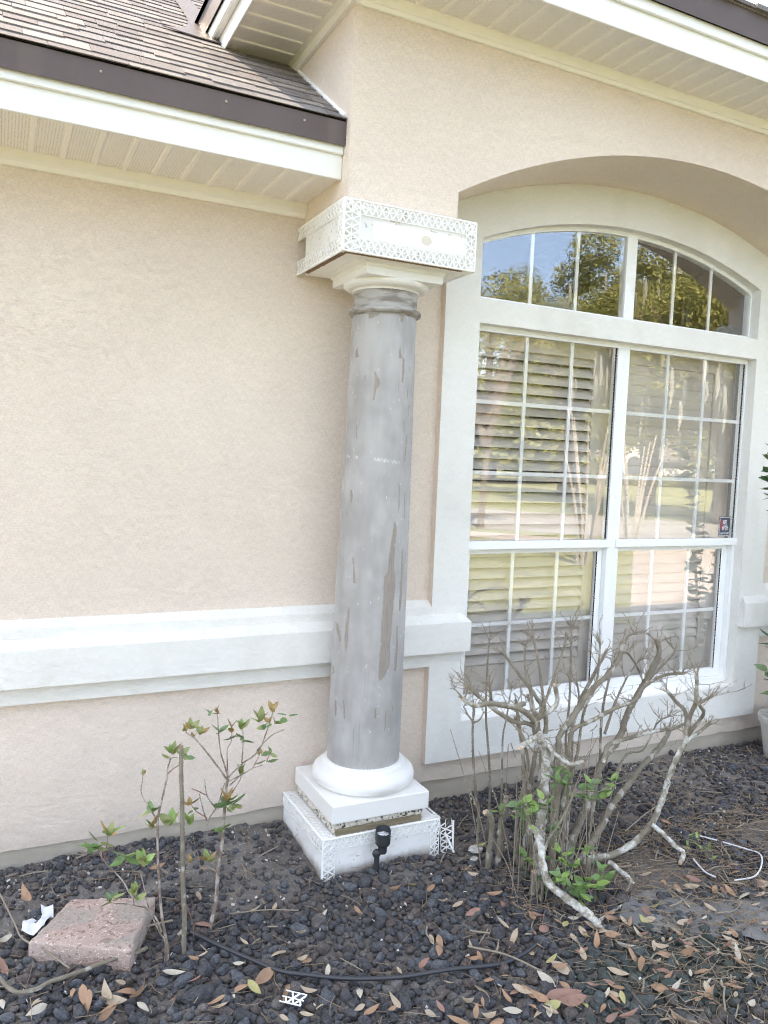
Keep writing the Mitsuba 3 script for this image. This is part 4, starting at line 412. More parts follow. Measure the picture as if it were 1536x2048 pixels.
sw = [(-.760, .245), (-.70, .275), (-.655, .33), (-.625, .42), (-.605, .55), (-.595, .75), (-.59, 1.02), (-.50, 1.02), (-.50, .21), (-.62, .215)]
rz = lambda x, y, h: (x, y, 2.715+SL*(y-YE+.036)+h)
swm = ext_z(sg.Polygon(sw), 0, .004); sv = swm.vertices; swm.vertices = np.array([rz(a, b_, .012+c_) for a, b_, c_ in sv])
part(H, 'kickout_flashing', swm, 'drip_brown', label='dark flared flashing where the upper eave meets the lower roof')
# upper eaves: left side (runs back) and front
UF, UL = -.718, -.535                                    # outer lines of the soffit
edges_y = np.arange(-.5045, 2.5, .1003); edges_x = np.arange(-.413, 6.2, .0997)
soffit_run(H, 'y', UF+.0, 3.2, edges_y, UL+.0075, GX-.0205, GT, 0)
soffit_run(H, 'x', GX-.0195, 4.6, edges_x, UF+.008, GY-.021, GT, 0)
part(H, 'frieze', ext_yline([(GX-.0005, 3.092), (GX-.016, 3.092), (GX-.016, 3.132), (GX-.030, 3.1415), (GX-.0005, 3.1415)], GY-.02, 3.2), 'trim_white')
part(H, 'frieze', ext_x([(GY-.0005, 3.092), (GY-.011, 3.092), (GY-.014, 3.106), (GY-.020, 3.108), (GY-.024, 3.128), (GY-.028, 3.1415), (GY-.0005, 3.1415)], GX-.016, 6.5), 'trim_white')
part(H, 'fascia', box(UL-.0005, UL+.007, UF, 3.2, 3.128, 3.27, .002), 'fascia_white', label='white fascia of the upper left eave')
part(H, 'fascia_strip', box(UL-.03, UL-.001, UF-.012, 3.2, 3.20, 3.262, .006), 'fascia_white')
part(H, 'fascia', box(UL-.0, 6.5, UF, UF+.007, 3.128, 3.263, .002), 'fascia_white', label='white fascia of the front eave over the arched window')
part(H, 'fascia_strip', box(UL-.03, 6.5, UF-.013, UF-.0005, 3.214, 3.2585, .003), 'fascia_white')
part(H, 'drip_edge', ext_x([(UF-.024, 3.252), (UF-.0265, 3.252), (UF-.032, 3.345), (UF+.06, 3.412), (UF+.06, 3.408), (UF-.027, 3.342)], UL-.06, 6.5), 'drip_brown', label='dark brown metal edge of the front eave')
part(H, 'drip_edge', ext_yline([(UL-.040, 3.252), (UL-.0375, 3.252), (UL-.0385, 3.342), (UL+.06, 3.408), (UL+.06, 3.412), (UL-.044, 3.345)], UF-.03, 3.2), 'drip_brown', label='dark brown metal edge of the upper left eave')
zr = 3.352; rise = SL*3.2
pts = np.array([[UL-.055, UF-.044, zr], [6.5, UF-.044, zr], [6.5, 3.2, zr+SL*(3.2-UF)], [UL-.055+3.25, 3.2, zr+SL*(3.25)], [UL-.055, 7, zr], [6.5, 7, zr]])
RU = part(H, 'upper_roof', cat([trimesh.Trimesh(pts, [[0, 1, 2], [0, 2, 3], [0, 3, 4], [3, 2, 5], [3, 5, 4]], process=False), box(UL-.05, 6.5, UF-.04, UF+.1, zr-.006, zr-.002)]), 'asphalt_shingle_0')
x = .3
while x < 3.2:
    w = rng.uniform(.1, .24)
    part(RU, 'shingle', box(x, x+w-.003, UF-.050-rng.choice([0, .006]), UF+.05, zr-.0015, zr+.010+rng.uniform(0, .006)), SH[rng.integers(4)]); x += w

# window: two units side by side and the arched light above
def window(name, label, outline, panes_, muntins, y0=.018, y1=.060):
    W = part(H, name, ext_y(outline, y0, y1), 'window_vinyl', label=label)
    for (poly, yy) in panes_:
        part(W, 'pane', ext_y(poly.buffer(.004), yy, yy+.0005) if False else flat_y(poly.buffer(.004), yy), 'window_glass')
    for m in muntins: part(W, 'muntin', m, 'window_vinyl')
    return W
def flat_y(poly, y):
    v, f = trimesh.creation.triangulate_polygon(poly, engine='earcut')
    m = trimesh.Trimesh(np.stack([v[:, 0], np.full(len(v), y), v[:, 1]], 1), f, process=False)
    if m.face_normals[0][1] > 0: m.invert()
    return m
def vb(x, z0, z1, y, w=.018): return box(x-w/2, x+w/2, y, y+.008, z0, z1)
def hb(x0, x1, z, y, w=.018): return box(x0, x1, y+.0005, y+.0075, z-w/2, z+w/2)
gA = sg.Polygon([(.612, 2.291), (1.451, 2.291)]+arc(1.466, 2.6845, 2.36, .612, 1.451)[::-1])
gB = sg.Polygon([(1.515, 2.291), (2.344, 2.291)]+arc(1.466, 2.6845, 2.36, 1.515, 2.344)[::-1])
az_ = lambda x: 2.6845-2.36+math.sqrt(2.36**2-(x-1.466)**2)
WA = window('arched_window', 'arched white window light above the transom bar', arch_open.buffer(.004, join_style=2).difference(unary_union([gA, gB])), [(gA, .030), (gB, .030)],
       [vb(x, 2.289, az_(x)+.002, .034) for x in (.894, 1.160, 1.790, 2.053)])
for nm, x0, x1, sx0, sx1, lab in (('left', .610, 1.434, .640, 1.399, 'left half of the white window, wide louvers behind its glass'), ('right', 1.509, 2.347, 1.538, 2.287, 'right half of the white window with a small sticker in its corner')):
    left = nm == 'left'
    ox0, ox1 = (OX0-.004, 1.472) if left else (1.4725, OX1+.004)
    up = sg.box(x0, 1.184, x1, 2.146)
    low_slot = sg.box(x0, .405, x1+(.001 if left else -.010), 1.149)
    W = window('window', lab, sg.box(ox0, OZ0-.004, ox1, OZ1+.004).difference(unary_union([up, low_slot])), [(up, .030)],
               [vb(x, 1.182, 2.148, .034) for x in ((.893, 1.160) if left else (1.788, 2.055))]+[hb(x0-.002, x1+.002, z, .034) for z in (1.502, 1.827)])
    part(W, 'meeting_rail', box(x0-.02, x1+.012, .006, .0175, 1.147, 1.187, .003), 'window_vinyl')
    part(W, 'head_bead', box(x0, x1, .012, .0175, 2.140, 2.150), 'window_vinyl')
    glass = sg.box(sx0, .452, sx1, 1.124)
    sash = sg.box(x0+.002, .408, x1-.002 if left else x1-.012, 1.147).difference(glass)
    part(W, 'sash', ext_y(sash, .046, .072), 'window_vinyl')
    part(W, 'pane', flat_y(glass.buffer(.004), .056), 'window_glass')
    for xx in ((.893, 1.160) if left else (1.790, 2.055)): part(W, 'muntin', vb(xx, .450, 1.126, .060), 'window_vinyl')
    part(W, 'muntin', hb(sx0-.002, sx1+.002, .784, .060), 'window_vinyl')
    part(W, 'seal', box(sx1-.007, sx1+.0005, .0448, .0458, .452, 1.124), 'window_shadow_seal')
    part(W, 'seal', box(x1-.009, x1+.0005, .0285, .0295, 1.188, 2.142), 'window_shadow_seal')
    # plantation shutter behind the glass
    S = part(H, 'shutter', cat([box(x0-.02, x0+.035, .10, .128, .43, 2.16), box(x1-.075 if left else x1-.14, x1+.06 if left else x1-.085, .10, .128, .43, 2.16)]), 'shutter_paint', label='tan plantation shutter behind the left window' if left else 'tan plantation shutter behind the right window')
    lx0, lx1 = x0+.036, (x1-.076 if left else x1-.141)
    part(S, 'rail', box(lx0-.002, lx1+.002, .10, .127, .43, .575), 'shutter_paint')
    part(S, 'rail', box(lx0-.002, lx1+.002, .10, .127, 2.085, 2.16), 'shutter_paint')
    e = np.arange(12)/12*2*np.pi
    if not left: part(S, 'stile', box(x1-.084, x1+.02, .10, .128, .43, 2.16), 'shutter_paint')
    for z in np.arange(.603, 2.075, .0522):
        tilt = math.radians(50+rng.normal(0, 2.0) if left else (85 if z > 1.17 else 72)+rng.normal(0, 1.2)); c_, s_ = math.cos(tilt), math.sin(tilt)
        pr = [(.114+c_*.031*math.cos(t)-(-s_)*.0042*math.sin(t)*-1, z+s_*.031*math.cos(t)+c_*.0042*math.sin(t)) for t in e]
        part(S, 'louver', ext_x(pr, lx0+.001, lx1-.001), 'shutter_paint', smooth=40)
    # tilt rod behind the louvers
    part(S, 'tilt_rod', box((lx0+lx1)/2-.006, (lx0+lx1)/2+.006, .148, .158, .62, 2.05), 'shutter_paint')
part(H, 'sill', box(OX0-.003, OX1+.003, -.0355, .0175, OZ0-.003, OZ0+.0015), 'trim_white')
# dark room behind
part(H, 'interior', cat([box(-1, 4, 4.0, 4.1, 0, 3.0), box(-1, 4, .061, 4, -.02, .02), box(-1, 4, .061, 4, 2.95, 3.0), box(-1.05, -1, .061, 4, 0, 3), box(4, 4.05, .061, 4, 0, 3)]), 'interior_paint')
ST = single('alarm_sticker', box(2.236, 2.326, .0285, .0295, 1.196, 1.305, .0003), 'sticker_navy', 'small dark security sticker in the lower right corner of the window glass', 'sticker')
for nme, m, mt in (('border', ext_y(sg.box(2.239, 1.199, 2.323, 1.302).difference(sg.box(2.242, 1.202, 2.320, 1.299)), .0280, .0284), 'sticker_white'),
                   ('red_flash', ext_y(sg.Polygon([(2.246, 1.235), (2.262, 1.240), (2.262, 1.290), (2.254, 1.285)]), .0279, .0284), 'sticker_red')):
    part(ST, nme, m, mt)
def text_xz(t, h, x, z, y):
    m = meshkit.text_mesh(t, h, .0006, True); v = m.vertices.copy(); v[:, 0] -= v[:, 0].min()
    return trimesh.Trimesh(np.stack([x+v[:, 0]*.62, y-v[:, 2], z+v[:, 1]], 1), m.faces, process=False)
part(ST, 'lettering', text_xz('WE', .024, 2.262, 1.262, .0280), 'sticker_white')
part(ST, 'lettering', text_xz('WTB', .024, 2.258, 1.230, .0280), 'sticker_white')
part(ST, 'lettering', text_xz('000-772-0007', .010, 2.250, 1.208, .0280), 'sticker_white')

# ------------------------------------------------------------------ the column
CO = thing('column', 'stripped grey porch column with white base and capital box', 'column')
CC, SHR = (0.0, -.235), (.0097, 0, .3)
prof = [(0.0, .34), (.1452, .34), (.1450, .36)]
for t in np.linspace(0, 1, 30): prof.append((.145-.022*(.35*t+.65*t*t), .38+t*(2.088-.38)))
prof += [(0, 2.088)]
part(CO, 'shaft', lathe(prof, 96, CC, SHR), 'bare_fiberglass', smooth=40, label='grey sanded shaft with brown bare patches')
half = [(.124+.0175*math.cos(a), 2.105+.0135*math.sin(a)) for a in np.linspace(-math.pi/2, math.pi/2, 12)]
part(CO, 'neck_ring', lathe([(0, 2.0885), (.124, 2.0885)]+half+[(.1235, 2.120), (.1228, 2.168), (.1255, 2.172), (.1255, 2.179), (0, 2.179)], 96, CC, SHR), 'stained_fiberglass', smooth=40, label='brown grey collar at the top of the shaft')
ech = [(0, 2.1795), (.128, 2.1795), (.130, 2.186)]+[(.132+.032*math.sin(a), 2.186+.022*(1-math.cos(a))) for a in np.linspace(.2, math.pi/2, 10)]+[(.164, 2.2115), (0, 2.2115)]
part(CO, 'echinus', lathe(ech, 96, CC, SHR), 'smooth_plaster', smooth=40)
def square_ring(prof, cx, cy):      # stack of square sections (half width, z)
    v, f = [], []
    for h, z in prof: v += [(cx-h, cy-h, z), (cx+h, cy-h, z), (cx+h, cy+h, z), (cx-h, cy+h, z)]
    for i in range(len(prof)-1):
        for k in range(4):
            a, b_ = i*4+k, i*4+(k+1) % 4; f += [[a, b_, b_+4], [a, b_+4, a+4]]
    n = len(v); f += [[0, 2, 1], [0, 3, 2], [n-4, n-3, n-2], [n-4, n-2, n-1]]
    return trimesh.Trimesh(np.array(v), f, process=False)
ab = [(.159, 2.212), (.159, 2.240), (.162, 2.2405), (.1645, 2.246)]+[(.1645+.024*(1-math.cos(a)), 2.246+.012*math.sin(a)) for a in np.linspace(.2, math.pi/2, 6)]+[(.19, 2.2585), (.19, 2.2605)]
part(CO, 'abacus', square_ring(ab, .020, -.236), 'smooth_plaster')
tor = [(0, .2645), (.176, .2645)]+[(.172+.032*math.cos(a), .298+.033*math.sin(a)) for a in np.linspace(-math.pi/2+.25, math.pi/2-.15, 18)]+[(.170, .3325), (.1665, .3335), (.1655, .346), (.158, .3545), (.1462, .357), (0, .357)]
part(CO, 'base_torus', lathe(tor, 96, (0.002, -.237)), 'smooth_plaster', smooth=50, label='rounded white ring at the foot of the shaft')
part(CO, 'plinth', box(-.212, .196, -.440, -.036, .196, .2643, .003), 'smooth_plaster', label='square white plinth block')
nz = box(-.196, .178, -.424, -.03, .150, .1955); nz = nz.subdivide_to_size(.012)
nz.vertices += (meshkit.noise(nz.vertices*90)[:, None]-.5)*np.array([.008, .008, 0])
part(CO, 'mortar_bed', nz, 'rough_mortar', label='rough speckled mortar under the plinth')
part(CO, 'wood_shim', box(-.192, .170, -.434, -.420, .1465, .170, .002), 'mossy_wood')
ped = box(-.243, .243, -.439, .0085, -.08, .1445, .004)
part(CO, 'pedestal', ped, 'pedestal_board', label='white boxed pedestal at the ground')
part(CO, 'capital_box', box(-.258, .262, -.459, -.075, 2.265, 2.4315, .004), 'painted_board', label='white board box on top of the column')
part(CO, 'box_underside', box(-.236, .262, -.438, -.02, 2.2607, 2.2645), 'trim_white')
part(CO, 'wood_edge', cat([box(-.2475, .225, -.4585, -.4405, 2.2570, 2.2645), box(-.2475, -.2365, -.4400, -.06, 2.2575, 2.2645)]), 'brown_wood', label='brown wood edge showing under the white box')
part(CO, 'patch_board', box(-.150, .232, -.4605, -.4593, 2.312, 2.376), 'smooth_plaster')
part(CO, 'mud_smear', moved(trimesh.creation.icosphere(2, 1), trimesh.transformations.translation_matrix([.065, -.4602, 2.342])@np.diag([.022, .0016, .018, 1])), 'mud', smooth=True)
def lattice(L, W, pitch=.0265, rows=2, bar=.0043, seed=0, keep=1.0):
    """strip 0..L by 0..W: rails and crossing bars with triangular holes between"""
    r = np.random.default_rng(seed); rows_h = (W-.003)/rows; g = [sg.box(0, 0, L, .0028), sg.box(0, W-.0022, L, W)]
    for i in range(rows):
        z0 = i*rows_h; n = int(L/pitch)+1
        for k in range(n):
            x = k*pitch; off = pitch/2*(i % 2)
            for (xa, xb) in ((x+off, x+off+pitch/2), (x+off+pitch/2, x+off+pitch)):
                if r.uniform() > keep: continue
                up = xa == x+off
                g.append(sg.LineString([(xa, z0+(0 if up else rows_h)), (xb, z0+(rows_h if up else 0))]).buffer(bar/2, cap_style=2))
        if i: g.append(sg.LineString([(0, z0), (L, z0)]).buffer(.0012))
    return unary_union(g).intersection(sg.box(0, 0, L, W))
def strip(poly, origin, ux, uy, th=.0022):
    ux, uy = np.array(ux, float), np.array(uy, float); nn = np.cross(ux, uy)
    m = cat([trimesh.creation.extrude_polygon(q, th, engine='earcut') for q in getattr(poly, 'geoms', [poly]) if q.area > 1e-7])
    v = m.vertices; return trimesh.Trimesh(np.array(origin)+v[:, :1]*ux+v[:, 1:2]*uy+v[:, 2:]*nn, m.faces, process=False)
BX0, BX1, BY, BZ0, BZ1 = -.263, .271, -.4645, 2.2605, 2.4355
bead = lambda m, lab=None: part(CO, 'lattice_bead', m, 'bead_white', label=lab)
nose = lambda a, b_: part(CO, 'bead_nose', tube([a, b_], 8, .2, r=.0042), 'bead_white', smooth=True)
# front of the capital box: top, bottom, left and right flanges
bead(strip(lattice(.534, .047, seed=1), (BX0, BY, BZ1), (1, 0, 0), (0, 0, -1), -.0022))
bead(strip(lattice(.534, .047, seed=2), (BX0, BY, BZ0), (1, 0, 0), (0, 0, 1)))
bead(strip(lattice(.172, .060, seed=3), (BX0, BY-.0026, BZ1), (0, 0, -1), (1, 0, 0)))
bead(strip(lattice(.172, .044, seed=4), (BX1, BY-.0026, BZ1), (0, 0, -1), (-1, 0, 0), -.0022))
# left side
bead(strip(lattice(.458, .047, seed=5), (BX0, BY, BZ1), (0, 1, 0), (0, 0, -1)), 'white lattice flange with holes along the left side of the box')
bead(strip(lattice(.458, .050, seed=6), (BX0, BY, BZ0), (0, 1, 0), (0, 0, 1), -.0022))
bead(strip(lattice(.172, .035, seed=7), (BX0-.0026, BY, BZ1), (0, 0, -1), (0, 1, 0), -.0022))
# underside flanges
bead(strip(lattice(.440, .045, seed=8), (BX1, BY, BZ0-.001), (0, 1, 0), (-1, 0, 0)))
bead(strip(lattice(.534, .030, seed=9, rows=1), (BX0, BY, BZ0-.001), (1, 0, 0), (0, 1, 0)))
for a, b_ in (((BX0, BY, BZ1), (BX1, BY, BZ1)), ((BX0, BY, BZ0), (BX1, BY, BZ0)), ((BX0, BY, BZ0), (BX0, BY, BZ1)), ((BX1, BY, BZ0), (BX1, BY, BZ1)), ((BX0, BY, BZ1), (BX0, -.004, BZ1)), ((BX0, BY, BZ0), (BX0, -.004, BZ0)), ((BX1, BY, BZ0), (BX1, -.02, BZ0))):
    nose(a, b_)
# pedestal beads
PX, PY, PZ = .246, -.4425, .1455
bead(strip(lattice(.492, .042, seed=11), (-PX, PY, PZ), (1, 0, 0), (0, 1, 0)))
bead(strip(lattice(.492, .044, seed=12), (-PX, PY, PZ), (1, 0, 0), (0, 0, -1), -.0022))
bead(strip(lattice(.440, .044, seed=13), (-PX, PY, PZ+.0005), (0, 1, 0), (1, 0, 0), -.0022))
bead(strip(lattice(.440, .048, seed=14, bar=.0048), (-PX, PY, PZ), (0, 1, 0), (0, 0, -1), .004))
bead(strip(lattice(.20, .048, seed=15), (-PX, PY-.0026, PZ-.002), (0, 0, -1), (1, 0, 0)))
bead(strip(lattice(.20, .040, seed=16), (PX, PY-.0026, PZ-.002), (0, 0, -1), (-1, 0, 0), -.0022))
q = np.array([.86, -.30, .12]); q /= np.linalg.norm(q)
bead(strip(lattice(.165, .050, seed=17, keep=.82), (PX+.004, PY+.006, PZ-.012), (.12, .05, -.99), q), 'loose white lattice bead bent away from the pedestal corner')
nose((-PX, PY, PZ), (PX, PY, PZ)); nose((-PX, PY, PZ), (-PX, 0, PZ)); nose((-PX, PY, -.05), (-PX, PY, PZ)); nose((PX+.004, PY, PZ), (PX+.002, -.1, PZ-.004))
nose((PX+.055, PY-.015, PZ-.01), (PX+.062, PY-.012, .0)); nose((PX+.02, PY-.012, .09), (PX+.055, PY-.03, .012))

# the twin column at the right end of the arch, past the edge of the photograph
CO2 = thing('column', 'second grey column at the right end of the arch', 'column')
for k in [k for k in scene if k.startswith(CO+'__')]:
    if 'loose' not in labels.get(k, {}).get('label', ''): scene[CO2+k[len(CO):]] = {**scene[k], 'to_world': T().translate([2.94, 0, 0])}
# ------------------------------------------------------------------ ground
BEDX0, BEDX1, BEDY0 = -5.0, 4.3, -3.3
def bed_h(x, y):
    p = np.stack([x*3, y*3, 0*x], -1); q = np.stack([x*14, y*14, 0*x+3], -1)
    h = (meshkit.fbm(p, 3, 3)-.5)*.030+(meshkit.fbm(q, 3, 4)-.5)*.022-.012
    h = h+.034*np.clip((y+.38)/.30, 0, 1)*np.clip((.2-x)/.4, 0, 1)+.018*np.clip((y+.5)/.5, 0, 1)*np.clip((x-.4)/.6, 0, 1)
    h = h+.034*np.exp(-((x-.08)/.17)**2-((y+.50)/.10)**2)
    return h-.02*np.clip((-2.6-y)/.7, 0, 1)
gx, gy = np.meshgrid(np.linspace(BEDX0, BEDX1, 430), np.linspace(BEDY0, .03, 165), indexing='ij')
gz = bed_h(gx, gy)+(meshkit.noise(np.stack([gx*55, gy*55, gx*0], -1), 6)-.5)*.012
V = np.stack([gx, gy, gz], -1).reshape(-1, 3); n1 = 165
ii, jj = np.meshgrid(np.arange(429), np.arange(164), indexing='ij'); b0 = (ii*n1+jj).ravel()
struct('planting_bed_soil', (V, np.vstack([np.stack([b0, b0+n1, b0+n1+1], 1), np.stack([b0, b0+n1+1, b0+1], 1)])), 'soil', smooth=True)
struct('lawn', box(-400, 400, -400, 400, -.6, -.06), 'lawn_grass')
struct('driveway', ext_z(sg.Polygon([(4.35, 3), (4.35, -2.6), (5.2, -3.6), (11, -9.6), (14, -7.6), (12, -3), (12, 3)]), -.06, -.052), 'pale_concrete')
c45 = np.array([math.sin(math.radians(46)), -math.cos(math.radians(46))]); n45 = np.array([c45[1], -c45[0]])
def strip_poly(d0, d1, half=120): return sg.Polygon([tuple(c45*d+n45*s) for d, s in ((d0, -half), (d0, half), (d1, half), (d1, -half))])
struct('street', ext_z(strip_poly(15.5, 23), -.06, -.048), 'street_asphalt')
struct('pavement', ext_z(strip_poly(13.2, 14.4), -.06, -.044), 'pale_concrete')

# lava rock: individuals where they show largest, the rest as one mass
ROCK = []
for i in range(8):
    m = trimesh.creation.icosphere(1, 1.0); v = m.vertices
    d = 1+(meshkit.noise(v*1.5+i*7.1, i)-.5)*.75+(meshkit.noise(v*3.4+i*3.3, i+9)-.5)*.4
    m.vertices = v*d[:, None]*np.array([1, .78, .62]); ROCK.append(m)
def blocked(x, y, r=.0):
    if -.25-r < x < .25+r and y > -.445-r: return True
    return pav.distance(sg.Point(x, y)) < .005+r*.3 or cloth_poly.distance(sg.Point(x, y)) < .0
pav = sg.Polygon([p[:2] for p in DATA['paver_top']]); cloth_poly = sg.Polygon([p[:2] for p in DATA['cloth']]).buffer(-.015)
rocks, grid = [], {}
r2 = np.random.default_rng(21)
for it in range(60000):
    x, y = r2.uniform(-1.75, 3.1), r2.uniform(-2.15, .0)
    soilzone = meshkit.fbm(np.array([x*2.2, y*2.2, 8.]), 3, 2)
    near = np.clip((y+.62)/.35, 0, 1); litter = np.clip((x-.55)/.5, 0, 1)*np.clip((-1.0-y)/.2+1, 0, 1)
    s = r2.lognormal(math.log((.0205 if it < 14000 else .0115)-.007*near*(it < 14000)), .24)
    if near > .3 and soilzone > .50 and r2.uniform() < .8: continue
    if x > .7 and -1.0 < y < -.7 and soilzone > .5: continue
    if litter > 0 and r2.uniform() < litter*.45: continue
    if blocked(x, y, s*.7): continue
    c = (int(x//.05), int(y//.05))
    if any((x-a)**2+(y-b_)**2 < ((s+t)*.66)**2 for dx in (-1, 0, 1) for dy in (-1, 0, 1) for a, b_, t in grid.get((c[0]+dx, c[1]+dy), ())): continue
    grid.setdefault(c, []).append((x, y, s)); rocks.append((x, y, s))
mats_rock, info = [], []
for x, y, s in rocks:
    R_ = trimesh.transformations.random_rotation_matrix(r2.uniform(size=3)) if r2.uniform() < .4 else trimesh.transformations.euler_matrix(r2.normal(0, .25), r2.normal(0, .25), r2.uniform(0, 6.28))
    M = R_.copy(); M[:3, :3] *= s*r2.uniform(.85, 1.15); M[:3, 3] = [x, y, float(bed_h(np.array(x), np.array(y)))+s*.35]
    u, v, z = project(M[:3, 3]); vis = 0 < u < 1536 and 0 < v < 2048 and z > 0
    info.append((s/z if vis else 0, M, int(r2.integers(8)), int(r2.choice(4, p=[.52, .2, .2, .08]))))
order = np.argsort([-i[0] for i in info])
rock_ply = [mikit.ply(m, None, True) for m in ROCK]
for k in order[:300]:
    _, M, v, c = info[k]
    single('lava_rock', rock_ply[v], LAVA[c], 'loose dark lava rock among the largest in the planting bed', 'rock', group='large lava rocks covering the front of the planting bed', to_world=TM(M))
rest = {c: [] for c in range(4)}
for k in order[300:]:
    _, M, v, c = info[k]; rest[c].append(moved(ROCK[v], M))
LG = thing('lava_gravel', 'bed of small dark lava rock around the column and shrubs', 'gravel'); labels[LG]['kind'] = 'stuff'
for c in range(4): put(f'{LG}__{c+1:03d}', cat(rest[c]), LAVA[c], True)

# fallen leaves
def leaf_mesh(L=1.0, W=.36, fold=.25, curl=.3, n=7, tip=1.0, twist=0.0):
    t = np.linspace(0, 1, n); w = W*.5*np.sin(np.pi*np.clip(t, 0, 1)**.85)**.8*(1-.25*t*tip)+.006
    V = []
    for a, ww in zip(t, w):
        zc = curl*((a-.45)**2)
        for s in (-1, 0, 1): V.append([a*L, s*ww*math.cos(twist*a), zc+abs(s)*ww*fold+s*ww*math.sin(twist*a)])
    Fc = []
    for i in range(n-1):
        for k in range(2):
            a = i*3+k; Fc += [[a, a+3, a+4], [a, a+4, a+1]]
    return trimesh.Trimesh(np.array(V, float), Fc, process=False)
FL = [mikit.ply(leaf_mesh(1, w, f, c, 7, 1, tw), None, True) for w, f, c, tw in ((.34, .5, .5, .2), (.42, .2, .25, -.5), (.30, .9, .8, .6), (.45, -.35, -.5, .3), (.38, .6, 1.0, -.9), (.36, .1, .3, .9))]
LAB = ['orange-brown fallen leaf lying on the dark lava rock', 'tan dried fallen leaf lying on the dark lava rock', 'reddish brown fallen leaf lying on the dark lava rock', 'pale beige fallen leaf lying on the dark lava rock', 'yellow-green fallen leaf lying on the dark lava rock']
r3 = np.random.default_rng(5)
leaves = [tuple(l) for l in DATA['fallen']]
while len(leaves) < 270:
    x, y = r3.uniform(-1.35, 1.5), -1.75+abs(r3.normal(0, .55))
    if len(leaves) > 225: x, y = r3.uniform(.2, 1.3), r3.uniform(-1.6, -.95)
    if y > -.1 or blocked(x, y, .03): continue
    u, v, z = project([x, y, 0])
    if not (0 < u < 1536 and v < 2048): continue
    leaves.append((x, y, int(r3.choice(5, p=[.3, .38, .18, .10, .04])), r3.uniform(.45, .85)))
for x, y, c, s in leaves:
    M = trimesh.transformations.euler_matrix(r3.normal(0, .35), r3.normal(0, .25), r3.uniform(0, 6.28), 'sxyz')
    sc = .074*s; M[:3, :3] *= sc; M[:3, 3] = np.array([x, y, float(bed_h(np.array(x), np.array(y)))+.026])-M[:3, 0]*.5
    single('fallen_leaf', FL[r3.integers(6)], LEAFM[c], LAB[c], 'leaf', group=LAB[c].split(' lying')[0].replace('leaf', 'leaves'), to_world=TM(M))
# pine straw, twig bits and grit
needles, twigs, chips = [], [], []
for i in range(6800):
    x, y = r3.uniform(-1.6, 2.6), r3.uniform(-2.0, -.03)
    if i > 4200: x, y = r3.uniform(.3, 1.9), r3.uniform(-1.7, -.6)
    if blocked(x, y, .01): continue
    wgt = .35+.65*np.clip((x-.2)/.8, 0, 1)
    if r3.uniform() > wgt: continue
    z = float(bed_h(np.array(x), np.array(y)))+r3.uniform(.008, .034); a = r3.normal(.4, .9); L = r3.uniform(.03, .11)
    d = np.array([math.cos(a), math.sin(a), r3.normal(0, .12)])*L/2; p = np.array([x, y, z]); b_ = np.array([-d[1], d[0], 0])*r3.normal(0, .12)
    big = r3.uniform() < .12
    (twigs if big else needles).append(tube(np.array([p-d, p+b_, p+d]), 3 if not big else 5, .06, r=(.0010 if not big else r3.uniform(.0012, .003))))
for i in range(850):
    x, y = r3.uniform(-1.5, 2.8), -.75*r3.uniform()**1.6-.02
    if r3.uniform() < .25: y = r3.uniform(-1.7, 0)
    if blocked(x, y, .01): continue
    M = trimesh.transformations.random_rotation_matrix(r3.uniform(size=3)); M[:3, :3] *= r3.uniform(.002, .0062); M[:3, 3] = [x, y, float(bed_h(np.array(x), np.array(y)))+r3.uniform(.004, .03 if y < -.6 else .014)]
    chips.append(moved(trimesh.creation.box((2, 1.3, .5)), M))
stuff('pine_straw', cat(needles), 'pine_straw_brown', 'brown pine needles strewn over the lava rock', 'pine straw')
stuff('twig_litter', cat(twigs), 'dead_twig_gray', 'small dead twigs strewn between the rocks', 'twigs')
stuff('stone_chips', cat(chips), 'pale_chip', 'pale plaster and stone chips on the soil by the wall', 'chips')

# paver, wrapper and other loose things
pt = np.array(DATA['paver_top']); pz0, pz1 = .0, .045
top = sg.Polygon(pt[:, :2]); pv = ext_z(top, -.02, pz1); 
def rough_block(poly, z0, z1, seed):
    rings = []; poly = sg.polygon.orient(poly, 1.0)
    for ins, z in ((0, z0), (0, z1-.008), (.003, z1-.002), (.009, z1)):
        q = np.array(sg.polygon.orient(poly.buffer(-ins-1e-6, join_style=2), 1.0).exterior.coords)[:-1]
        e = []
        for a, b_ in zip(q, np.roll(q, -1, 0)): e += [a+(b_-a)*t for t in np.arange(24)/24]
        rings.append(np.hstack([np.array(e), np.full((len(e), 1), z)]))
    n = len(rings[0]); V = np.vstack(rings); Fc = []
    i0 = np.arange(n); i1 = (i0+1) % n
    for k in range(3): Fc += [np.stack([k*n+i0, k*n+i1, (k+1)*n+i1], 1), np.stack([k*n+i0, (k+1)*n+i1, (k+1)*n+i0], 1)]
    c = rings[3].mean(0); fr = np.linspace(.92, 0.0, 12)
    prev = 3*n
    for f_ in fr[:-1]:
        V = np.vstack([V, c+(rings[3]-c)*f_]); cur = len(V)-n
        Fc += [np.stack([prev+i0, prev+i1, cur+i1], 1), np.stack([prev+i0, cur+i1, cur+i0], 1)]; prev = cur
    V = np.vstack([V, c]); Fc.append(np.stack([prev+i0, prev+i1, np.full(n, len(V)-1)], 1))
    V = V+(np.stack([meshkit.noise(V*70, seed+k) for k in range(3)], 1)-.5)*np.array([.006, .006, .005])
    return trimesh.Trimesh(V, np.vstack(Fc), process=False)
if not top.exterior.is_ccw: top = sg.Polygon(list(top.exterior.coords)[::-1])
single('concrete_paver', rough_block(top, -.02, pz1, 3), 'pink_concrete', 'worn pinkish concrete paver lying on the rocks at the left', 'paver', smooth=50)
wr = DATA['wrapper']; wp = sg.Polygon([p[:2] for p in wr])
